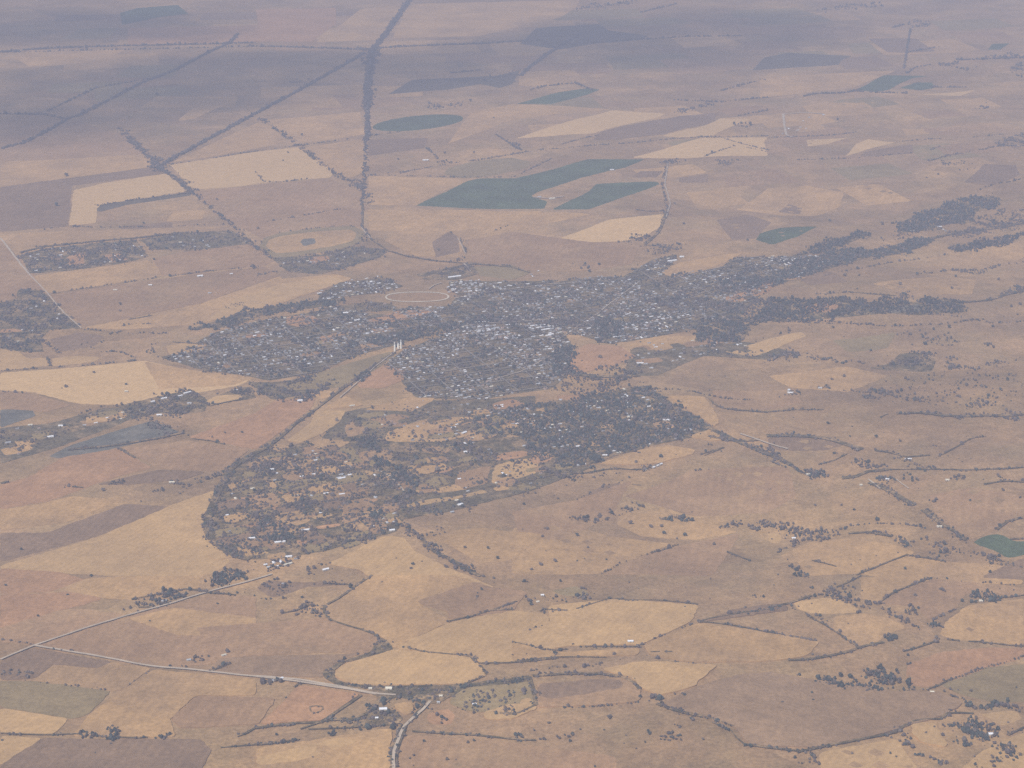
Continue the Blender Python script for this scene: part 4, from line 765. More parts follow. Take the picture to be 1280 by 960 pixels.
# ================================================================= trees
PH = (1 + 5 ** .5) / 2
ICO_V = np.array([(-1,PH,0),(1,PH,0),(-1,-PH,0),(1,-PH,0),(0,-1,PH),(0,1,PH),(0,-1,-PH),(0,1,-PH),(PH,0,-1),(PH,0,1),(-PH,0,-1),(-PH,0,1)], float)
ICO_V /= np.linalg.norm(ICO_V[0])
ICO_F = np.array([(0,11,5),(0,5,1),(0,1,7),(0,7,10),(0,10,11),(1,5,9),(5,11,4),(11,10,2),(10,7,6),(7,1,8),(3,9,4),(3,4,2),(3,2,6),(3,6,8),(3,8,9),(4,9,5),(2,4,11),(6,2,10),(8,6,7),(9,8,1)])
def blobs(C, S):
    """C: n x 3 centres, S: n x 3 half sizes -> jagged crowns as one vertex / face array"""
    n = len(C)
    a = RNG.uniform(0, 2 * math.pi, n); ca, sa = np.cos(a)[:, None], np.sin(a)[:, None]
    V = ICO_V[None] * (1 + RNG.uniform(-.32, .32, (n, 12, 1)))
    X = V[..., 0] * ca - V[..., 1] * sa; Y = V[..., 0] * sa + V[..., 1] * ca
    V = np.stack([X, Y, V[..., 2]], -1) * S[:, None, :] + C[:, None, :]
    Fc = ICO_F[None] + (np.arange(n) * 12)[:, None, None]
    return V.reshape(-1, 3), Fc.reshape(-1, 3)

TREES = []      # (apparent size, x, y, height, radius, source index)
def scatter_poly(Pp, dens, src):
    W = refine([gp(*p) for p in Pp]); lo, hi = W.min(0) - 40, W.max(0) + 40
    area = 0.5 * abs(np.dot(W[:, 0], np.roll(W[:, 1], 1)) - np.dot(W[:, 1], np.roll(W[:, 0], 1)))
    box = (hi[0] - lo[0]) * (hi[1] - lo[1])
    far = W[:, 1].mean() > 16500; dens0 = dens
    dens = dens * (0.55 if far else 1.0)
    n = int(dens * (1.0 if far else 1.7 if dens > 14 else 1.3) * box / 1e4); n = min(n, 90000)
    X = RNG.uniform(lo[0], hi[0], n); Y = RNG.uniform(lo[1], hi[1], n)
    mg = min(26.0, math.sqrt(area) * .16)        # ragged margins: the outline wanders and frays
    dx = mg * (np.sin(X / 37 + src) * .6 + np.sin(Y / 19 + X / 51) * .6 + np.sin(X / 11 + Y / 13) * .3) + RNG.normal(0, mg * .35, n)
    dy = mg * 1.6 * (np.sin(Y / 41 + 2 * src) * .6 + np.sin(X / 23 - Y / 47) * .6) + RNG.normal(0, mg * .5, n)
    k = inpoly([tuple(p) for p in W], X + dx, Y + dy)
    X, Y = X[k], Y[k]
    # gaps and clumps
    q = np.sin(X / 41 + 2 * np.sin(Y / 67)) + np.sin(Y / 53 + 2 * np.sin(X / 71)) + 0.8 * np.sin((X + Y) / 23)
    keep = RNG.uniform(0, 1, len(X)) < np.clip((0.45 if dens0 < 50 else .72) + q * (.38 if dens0 < 50 else .3), 0.03, 1)
    return X[keep], Y[keep]
def scatter_line(Pp, w, dens, src):
    W = refine([gp(*p) for p in Pp], closed=False, step=30, jit=2)
    seg = np.linalg.norm(np.diff(W, axis=0), axis=1); Ltot = seg.sum(); cum = np.concatenate([[0], np.cumsum(seg)])
    far = W[:, 1].mean() > 16500
    n = int(max(Ltot * w / 1e4 * dens * 2.6 * (0.7 if far else 1), Ltot / 5.5 * min(1, dens / 45.0)))
    s = RNG.uniform(0, Ltot, n)
    # belts thin out and break here and there
    g = np.sin(s / 61 + src) + np.sin(s / 23 + 2 * src) + np.sin(s / 137 + src * .7)
    s = s[RNG.uniform(0, 1, n) < np.clip((1.0 if far else 0.72) + (.15 if far else .42) * g, .03, 1)]
    X = np.interp(s, cum, W[:, 0]); Y = np.interp(s, cum, W[:, 1]); wob = np.sin(s / 47 + src) * .35 + np.sin(s / 19 + 3 * src) * .25
    i = np.clip(np.searchsorted(cum, s) - 1, 0, len(seg) - 1); T = np.diff(W, axis=0)[i] / (seg[i][:, None] + 1e-9)
    if far: wob = wob * .12; w = w * .62
    o = (RNG.normal(0, .3, len(s)) * (1 + wob) + wob * .8) * w + RNG.normal(0, 2.0, len(s)) * (1 + 2 * (RNG.uniform(0, 1, len(s)) > .9))
    return X - T[:, 1] * o, Y + T[:, 0] * o
SRC = []
def in_frame(X, Y):
    dz = -H; cy, sy = math.cos(DEP), math.sin(DEP)
    fwd = Y * cy - dz * sy; up = Y * sy + dz * cy
    u = 640 + F * X / fwd; v = 480 - F * up / fwd
    return u, v, fwd
for idx, (P, d) in enumerate(WOODS):
    X, Y = scatter_poly(P, d, idx); SRC.append(['wood', P, X, Y, d])
for idx, (P, w, d) in enumerate(BELTS):
    X, Y = scatter_line(P, w, d, idx); SRC.append(['belt', P, X, Y, d])
# lone trees seen one by one: tile, x, y, crown radius in metres
LONE = [('22',590,700,9),('22',695,718,8),('22',748,715,8),('22',760,750,8),('22',865,760,9),('22',325,760,7),('22',145,908,8),('22',215,890,8),('22',1010,805,7),('22',150,765,6),('22',95,930,6),('22',745,370,9),('22',585,470,5),('22',825,775,5),('22',60,605,6),('22',230,575,5),('22',115,548,6),('22',380,820,5),
 ('03',30,50,6),('03',338,97,5),('03',190,203,5),('03',1088,142,5),('03',850,452,6),('03',268,370,6),('03',310,375,5),('03',358,378,6),('03',10,825,5),('03',820,820,5),('03',455,2,8),('03',750,228,4),('03',690,178,5),
 ('13',230,110,6),('13',285,910,4),('13',840,830,5),('13',150,612,5),('13',955,920,6),('13',790,900,5),('13',770,915,4),('13',735,360,5),
 ('23',510,395,8),('23',215,390,9),('23',280,655,7),('23',185,738,6),('23',485,715,8),('23',110,775,5),('23',955,820,5),('23',60,30,8),('23',240,30,7),('23',305,345,5),('23',343,357,5),('23',235,815,5),('23',290,830,5),('23',680,780,5),('23',620,865,3),('23',665,835,4),('23',570,800,3),('23',340,770,4),
 ('33',735,100,7),('33',220,588,6),('33',225,625,5),('33',70,635,6),('33',1015,578,6),('33',880,580,5),('33',730,560,5),('33',700,400,5),('33',1240,560,4),('33',1130,840,6),('33',420,890,4),('33',610,890,5),('33',640,905,4),('33',790,790,5),('33',830,760,5),('33',400,240,3),
 ('32',365,608,6),('32',430,632,6),('32',235,610,6),('32',330,350,8),('32',545,685,9),('32',540,268,8),('32',410,265,6),('32',1175,535,7),('32',1010,585,6),('32',840,580,8),('32',660,288,7),('32',300,200,8),('32',420,215,5),('32',30,298,5),('32',1110,945,6),('32',650,845,4),('32',1260,570,6),
 ('31',660,465,11),('31',940,425,11),('31',1150,440,9),('31',570,165,13),('31',385,420,11),('31',105,695,10),('31',825,690,10),('31',710,715,11),('31',905,680,10),('31',1125,675,10),('31',785,765,11),('31',515,795,9),('31',380,925,8),('31',320,940,7),('31',745,415,10),('31',920,485,8),('31',1215,575,10),('31',1260,565,10),('31',310,148,10),('31',325,680,8),('31',455,420,8),
 ('01',285,70,16),('01',718,160,10),('01',1085,40,9),('01',600,565,9),('01',602,598,7),('01',770,340,9),('01',655,240,9),('01',468,905,7),('00',330,882,16),('00',785,478,14),
 ('10',228,678,10),('10',160,765,9),('10',942,768,9),('10',1088,765,9),('10',712,800,9),('10',1190,590,8),('10',1072,508,12),('10',135,805,7),
 ('11',10,185,9),('11',912,292,9),('11',975,208,10),('21',860,162,10),('21',812,60,8),('21',1178,243,10),('21',435,365,11),('21',365,362,10),('21',385,400,10),('21',440,830,11),
 ('02',1125,247,6),('02',1210,245,6),('02',515,535,9),('02',630,5,7),('02',925,30,8),('02',108,830,7),('12',785,905,7),('12',775,925,6),('12',950,920,8),('12',1160,825,6),('12',1045,820,6),('12',1210,875,8),('12',488,662,8),('12',830,890,4)]
lone = [(gp(320 * int(t[0]) + x / 4, 240 * int(t[1]) + y / 4), r, near(320 * int(t[0]) + x / 4, 240 * int(t[1]) + y / 4)) for t, x, y, r in LONE]
N_OWN = 300
# the rest of the 300 individual trees: those of belts and thin woods that show largest (the closest to the camera)
cand = []
for si, s in enumerate(SRC):
    kind, P, X, Y, d = s
    if d > 60: continue
    u, v, fw = in_frame(X, Y)
    for j in np.nonzero((u > 6) & (u < 1274) & (v > 6) & (v < 954))[0]:
        cand.append((fw[j], si, int(j)))
cand.sort()
own = []; used = {}; cells = set()
for fwv, si, j in cand:
    if len(own) >= N_OWN - len(lone): break
    X, Y = SRC[si][2][j], SRC[si][3][j]
    c = (int(X // 26), int(Y // 26))
    if c in cells: continue
    cells.add(c); own.append((si, j)); used.setdefault(si, set()).add(j)

def make_tree_proto(i, leaf):
    rs = np.random.default_rng(100 + i)
    n = 9; C = []; S = []
    for k in range(n):
        a = rs.uniform(0, 6.28); rr = rs.uniform(0.15, .62) if k else 0
        C.append((rr * math.cos(a), rr * math.sin(a), rs.uniform(.55, 1.35) if k else 1.0)); q = rs.uniform(.36, .58); S.append((q, q, q * rs.uniform(.7, 1)))
    V, Fc = blobs(np.array(C), np.array(S))
    # tapered trunk with limbs
    TV = []; TF = []
    def limb(p, q, r0, r1):
        b = len(TV); 
        for (c, r) in ((p, r0), (q, r1)):
            for k in range(6): TV.append((c[0] + r * math.cos(k * math.pi / 3), c[1] + r * math.sin(k * math.pi / 3), c[2]))
        for k in range(6): TF.append([b + k, b + (k + 1) % 6, b + 6 + (k + 1) % 6, b + 6 + k])
    limb((0, 0, -.05), (.02, .03, .62), .085, .055)
    for k in range(1, 5):
        limb((.02, .03, .5 + .03 * k), C[k], .04, .015)
    return (V, Fc), (TV, TF)
PROTO = []
for i in range(6):
    (V, Fc), (TV, TF) = make_tree_proto(i, i % 3)
    root = bpy.data.objects.new('tree', None); COL.objects.link(root); root.empty_display_size = 1
    c = mesh_obj('crown', V, Fc, [M_LEAF[(0, 1, 2, 0, 1, 0)[i]]], parent=root)
    t = mesh_obj('trunk', TV, TF, [M_BARK], parent=root)
    PROTO.append([root, c, t, False])
def place_tree(x, y, r, label, group):
    P = random.choice(PROTO)
    if not P[3]: root = P[0]; P[3] = True
    else:
        root = P[0].copy(); COL.objects.link(root)
        for ch in (P[1], P[2]):
            d = ch.copy(); COL.objects.link(d); d.parent = root
    root.location = (x, y, float(hgt(x, y)))
    k = r * 1.25; root.scale = (k, k, k * random.uniform(.8, 1.1)); root.rotation_euler = (0, 0, random.uniform(0, 6.28))
    tag(root, label, 'tree', group)
by_lm = {}
for (x, y), r, lm in lone: by_lm.setdefault(lm, []).append((x, y, r))
LMP = {b: a for a, b in LM}
for lm, L_ in by_lm.items():
    lx, ly = gp(*LMP[lm]); L_.sort(key=lambda q: -q[2] + 0.0001 * math.dist((q[0], q[1]), (lx, ly)))
    for k, (x, y, r) in enumerate(L_):
        if len(L_) == 1: place_tree(x, y, r, 'lone dark tree standing in the open by ' + lm, 'lone trees in open fields')
        else:
            size = 'large' if r >= 9 else ('middling' if r >= 7 else 'small')
            place_tree(x, y, r, f'{size} lone dark bushy tree in the open near {lm}', f'{size} lone trees near {lm}')
for si, j in own:
    s = SRC[si]; x, y = float(s[2][j]), float(s[3][j]); u, v, _ = project(x, y)
    lm = near(u, v); what = 'grove' if s[0] == 'wood' else 'tree row'
    place_tree(x, y, random.uniform(3.8, 6.2), f'dark tree in a {what} near {lm}', f'trees of the {what}s near {lm}')

# everything else of each wood and belt: one mass each
NT = 0
for si, (kind, P, X, Y, d) in enumerate(SRC):
    u, v, fw = in_frame(X, Y)
    k = (u > -25) & (u < 1305) & (v > -12) & (v < 985)
    for j in used.get(si, ()): k[j] = False
    X, Y = X[k], Y[k]; n = len(X)
    if n == 0: continue
    NT += n
    far = fw[k].mean() > 17500
    r = RNG.gamma(6, 1 / 6., n) * (6.6 if far else (3.9 if kind == 'belt' else 4.6))
    h = r * RNG.uniform(.75, 1.2, n)
    if kind == 'wood' and d > 55: h *= 1.25
    Zc = hgt(X, Y) + h * .9 + .3
    V, Fc = blobs(np.column_stack([X, Y, Zc]), np.column_stack([r, r, h]))
    m3 = np.repeat(RNG.choice(3, n, p=(.72, .18, .1) if d > 55 and kind == 'wood' else (.25, .4, .35)), 20)
    o = mesh_obj('woods' if kind == 'wood' else 'treeline', V, Fc, M_LEAF, fmat=m3)
    uc = sum(p[0] for p in P) / len(P); vc = sum(p[1] for p in P) / len(P); lm = near(uc, vc)
    dn = 'dense dark' if d > 55 else ('dark' if d > 30 else 'thin scattered')
    tag(o, f'{dn} {"wood" if kind == "wood" else "belt of trees"} near {lm}', None, f'{"woods" if kind == "wood" else "tree belts"} near {lm}', 'stuff')
# low bushes sown over the rolling pastures, thicker along the folds of the land
nb = 9000; bx = RNG.uniform(-3500, 5200, nb); by = RNG.uniform(5900, 15500, nb); u, v, _ = in_frame(bx, by)
q = np.sin(bx / 310 + 2 * np.sin(by / 420)) + np.sin(by / 230 + 1.5 * np.sin(bx / 350)) - .004 * hgt(bx, by)
kk = (u > -5) & (u < 1285) & (v < 965) & (v > 395) & (RNG.uniform(0, 1, nb) < np.clip(.16 + .22 * q, 0.01, 1)) & ((u > 640 + (v - 640) * .0) | (v > 700)) & (u > 430)
bx, by = bx[kk], by[kk]; n = len(bx); r = RNG.gamma(5, 1 / 5., n) * 2.6; h = r * .8
V, Fc = blobs(np.column_stack([bx, by, hgt(bx, by) + h * .8 + .5]), np.column_stack([r, r, h]))
o = mesh_obj('undergrowth', V, Fc, M_LEAF, fmat=np.repeat(RNG.choice(3, n, p=(.2, .4, .4)), 20))
tag(o, 'low scrub bushes scattered over the rolling pasture', None, None, 'stuff')
# garden trees of the town
for nm, P, dens in (('west side', TOWN['west'], 34), ('south side', TOWN['south'], 33), ('north side', TOWN['north'], 37), ('east arm', TOWN['east'], 37)):
    X, Y = scatter_poly(P, dens, 5); n = len(X); NT += n
    r = RNG.gamma(7, 1 / 7., n) * 4.6; h = r * RNG.uniform(.7, 1.1, n)
    V, Fc = blobs(np.column_stack([X, Y, hgt(X, Y) + h * .9]), np.column_stack([r, r, h]))
    o = mesh_obj('garden_foliage', V, Fc, M_LEAF, fmat=np.repeat(RNG.choice(3, n, p=(.5, .3, .2)), 20))
    tag(o, f'dark garden trees between the houses on the {nm} of town', None, 'garden trees of the town', 'stuff')

# ================================================================= buildings
def gable(L_, W_, hw, hr, ov=.4):
    """walls and a pitched roof; ridge along x. returns walls (V,F), roof (V,F)"""
    a, b = L_ / 2, W_ / 2
    wv = [(-a,-b,-1),(a,-b,-1),(a,b,-1),(-a,b,-1),(-a,-b,hw),(a,-b,hw),(a,b,hw),(-a,b,hw),(-a,0,hw+hr),(a,0,hw+hr)]
    wf = [[0,1,5,4],[2,3,7,6],[1,2,6,9,5],[3,0,4,8,7]]
    c, d = a + ov, b + ov; e = hr * ov / b
    rv = [(-c,-d,hw-e+.15),(c,-d,hw-e+.15),(c,0,hw+hr+.15),(-c,0,hw+hr+.15),(-c,d,hw-e+.15),(c,d,hw-e+.15)]
    rf = [[0,1,2,3],[3,2,5,4]]
    rv += [(x, y, z - .12) for x, y, z in rv]; rf += [[9,8,7,6],[10,11,8,9],[0,6,7,1],[5,11,10,4],[0,3,9,6],[3,4,10,9],[2,1,7,8],[5,2,8,11]]
    return (wv, wf), (rv, rf)
def joined(parts):
    V = []; Fc = []; fm = []
    for (v, f), mi in parts:
        b = len(V); V += v; Fc += [[b + i for i in q] for q in f]; fm += [mi] * len(f)
    return V, Fc, fm
# house kinds: (roof, length, width)
KINDS_H = []
for roof, L_, W_, wing in (('grey', 15, 10, 0), ('grey', 18, 9, 1), ('tin', 14, 9, 0), ('tin', 20, 9, 1), ('white', 16, 10, 0), ('white', 24, 10, 0), ('rusty', 15, 10, 1), ('cream', 17, 11, 0), ('grey', 12, 9, 0), ('rusty', 12, 8, 0)):
    w, r = gable(L_, W_, 3.0, 2.0); parts = [(w, 0), (r, 1)]
    if wing:
        w2, r2 = gable(W_, 7, 2.7, 1.5)
        rot = lambda P: [(-y + L_ * .22, x - W_ * .55, z) for x, y, z in P]
        parts += [((rot(w2[0]), w2[1]), 0), ((rot(r2[0]), r2[1]), 1)]
    w3 = gable(1.2, 1.0, 5.6, .1, .05)                      # chimney
    sh = lambda P: [(x + L_ * .3, y + W_ * .12, z) for x, y, z in P]
    parts += [((sh(w3[0][0]), w3[0][1]), 0), ((sh(w3[1][0]), w3[1][1]), 0)]
    KINDS_H.append((roof, joined(parts)))
ANG = R(24)
HOUSES = []   # x, y, kind, rot, scale, district
def houses(P, dens, district, bright=.16, ang=ANG, px=True, big=1.0):
    W = np.array([gp(*p) for p in P]); lo, hi = W.min(0), W.max(0)
    cs, sn = math.cos(ang), math.sin(ang); c = (lo + hi) / 2; Rr = np.linalg.norm(hi - lo) / 2
    sx = 34; sy = 46
    for i in range(int(-Rr / sx), int(Rr / sx) + 1):
        for j in range(int(-Rr / sy), int(Rr / sy) + 1):
            a = i * sx + random.uniform(-8, 8); b = j * sy + (j % 2) * 10 + random.uniform(-8, 8)
            x = c[0] + a * cs - b * sn; y = c[1] + a * sn + b * cs
            if not inpoly([tuple(p) for p in W], np.array([x]), np.array([y]))[0]: continue
            if random.random() > dens * min(1.6, max(.1, .95 + .55 * (math.sin(x / 95 + 2 * math.sin(y / 140)) + math.sin(y / 170 + 1.7 * math.sin(x / 120))))): continue
            q = random.random()
            if q < bright: k = random.choice((4, 4, 5, 7))
            elif q < bright + .30: k = random.choice((2, 3))
            elif q < bright + .42: k = random.choice((6, 9))
            else: k = random.choice((0, 1, 8))
            HOUSES.append((x, y, k, ang + random.choice((0, 0, 0, math.pi / 2)) + random.uniform(-.06, .06), random.uniform(.85, 1.25) * big, district))
houses(TOWN['west'], .44, 'on the west side of town', .13)
houses(TOWN['south'], .56, 'on the south side of town', .18)
houses(TOWN['north'], .46, 'on the north side of town', .18)
houses(TOWN['east'], .4, 'on the east arm of town', .14)
houses([(590,408),(690,405),(705,416),(690,428),(600,422)], .8, 'in the packed town centre', .24, big=1.25)
houses([(760,392),(870,392),(875,408),(780,412)], .5, 'in the bright rows beyond the centre', .35)
houses([(960,322),(1035,320),(1040,328),(980,335)], .9, 'at the bright tip of the east arm', .42, big=1.1)
for P in NORTH: houses(P, .4, 'on the pale yards around the racetrack', .25)
houses([(655,340),(700,335),(745,346),(700,352),(660,355)], .12, 'on the open north edge of town', .3)
houses(SUB, .2, 'in the dark wooded suburb', .35, big=1.1)
houses([(430,515),(520,500),(600,500),(670,495),(665,530),(600,560),(500,550)], .10, 'on the plots south of town', .3)
houses([(290,590),(340,565),(400,560),(480,555),(510,600),(495,655),(400,680),(300,690),(275,665)], .07, 'on the farm plots inside the ring road', .5)
houses([(25,322),(60,312),(170,302),(182,320),(90,336),(40,340)], .14, 'in the wooded village of tan yards', .3)
houses([(180,300),(225,294),(290,290),(310,304),(245,311)], .12, 'on the tan plots of the plain village', .4)
houses([(345,324),(400,320),(440,312),(475,315),(430,332),(365,338)], .18, 'in the village by the oval field', .3)
houses([(5,385),(50,368),(90,405),(45,435),(5,430)], .12, 'in the wood by the straight road', .3)
houses([(790,432),(870,424),(960,434),(880,443),(820,460),(790,470)], .2, 'on the open plots east of the red field', .3)
houses([(0,537),(60,532),(130,512),(190,512),(150,530),(70,555),(0,575)], .07, 'on the scattered plots by the wet flat', .4)
houses([(560,600),(700,578),(720,585),(660,610),(560,635)], .12, 'on the slope below the suburb', .3)
houses([(440,350),(480,345),(500,356),(470,362),(430,366),(380,372)], .3, 'on the pale yards by the racetrack', .35)
houses([(560,350),(640,352),(640,362),(560,368)], .45, 'on the pale yards north of town', .3)
houses([(580,565),(610,560),(620,575),(590,580)], .2, 'on the plots by the creek wood', .3)
houses([(975,143),(1030,141),(1030,170),(978,172)], .05, 'in the far hamlet', .3)
houses([(740,640),(765,645),(765,655),(745,655)], .45, 'in the farm hamlet on the slope', .4)
houses([(330,697),(365,692),(375,700),(350,712),(332,712)], .3, 'in the village above the pale track', .4)
houses([(648,745),(690,740),(690,755),(655,757)], .16, 'inside the ring of trees', .2)
houses([(1150,290),(1240,275),(1270,280),(1200,292)], .05, 'among the eastern woods', .3)
def vis(hs):
    x, y, k, rot, s, dd = hs; u, v, fw = project(x, y)
    if not (4 < u < 1276 and 4 < v < 956): return -1
    br = {'white': 3.2, 'cream': 2.2, 'tin': 1.4, 'rusty': .9, 'grey': .7}[KINDS_H[k][0]]
    return br * s * s / fw ** 2
HOUSES.sort(key=lambda q: -vis(q))
HP = [None] * len(KINDS_H)
ROOFW = {'grey': 'grey', 'tin': 'pale tin', 'white': 'white', 'rusty': 'rust-brown', 'cream': 'cream'}
for (x, y, k, rot, s, dd) in HOUSES[:262]:
    roof, (V, Fc, fm) = KINDS_H[k]
    if HP[k] is None:
        o = mesh_obj('house', V, Fc, [M_WALL, M_ROOFS[roof]], fmat=fm); HP[k] = o
    else:
        o = HP[k].copy(); COL.objects.link(o)
    o.location = (x, y, float(hgt(x, y)) + 2.2); o.rotation_euler = (0, 0, rot); o.scale = (s, s, s)
    lg = 'long ' if k in (3, 5) else 'small '
    tag(o, f'{lg}{ROOFW[roof]}-roofed house {dd}', 'house', f'{lg}{ROOFW[roof]}-roofed houses {dd}')
V_ = []; F_ = []; fm_ = []; order = ['grey', 'tin', 'white', 'rusty', 'cream']; b = 0
for (x, y, k, rot, s, dd) in HOUSES[262:]:
    roof, (V, Fc, fm) = KINDS_H[k]; A_ = np.array(V) * s; c, sn = math.cos(rot), math.sin(rot)
    X = A_[:, 0] * c - A_[:, 1] * sn + x; Y = A_[:, 0] * sn + A_[:, 1] * c + y
    V_.append(np.column_stack([X, Y, A_[:, 2] + float(hgt(x, y)) + 2.2])); F_ += [[b + i for i in q] for q in Fc]; fm_ += [0 if q == 0 else 1 + order.index(roof) for q in fm]; b += len(V)
o = mesh_obj('distant_houses', np.vstack(V_), F_, [M_WALL] + [M_ROOFS[q] for q in order], fmat=fm_)
tag(o, 'mass of tiny roofs filling the hazy town', None, 'houses of the town', 'stuff')

# farm buildings and sheds one can point to: thing > wall, roof
def shed(name, u, v, L_, W_, hw, rot, roof, label, cat, group=None):
    x, y = gp(u, v); w, r = gable(L_, W_, hw, W_ * .18)
    e = bpy.data.objects.new(name, None); COL.objects.link(e)
    e.location = (x, y, float(hgt(x, y)) + 2.4); e.rotation_euler = (0, 0, R(rot))
    mesh_obj('wall', w[0], w[1], [M_WALL], parent=e); mesh_obj('roof', r[0], r[1], [M_ROOFS[roof]], parent=e)
    # big sliding door set proud of the long wall
    a, b2 = min(3, L_ * .12), W_ / 2 + .05
    mesh_obj('door', [(-a,-b2,0),(a,-b2,0),(a,-b2,hw*.75),(-a,-b2,hw*.75),(-a,-b2+.04,0),(a,-b2+.04,0),(a,-b2+.04,hw*.75),(-a,-b2+.04,hw*.75)],
             [[0,1,2,3],[7,6,5,4],[1,5,6,2],[4,0,3,7],[3,2,6,7]], [M_BARK], parent=e)
    tag(e, label, cat, group)
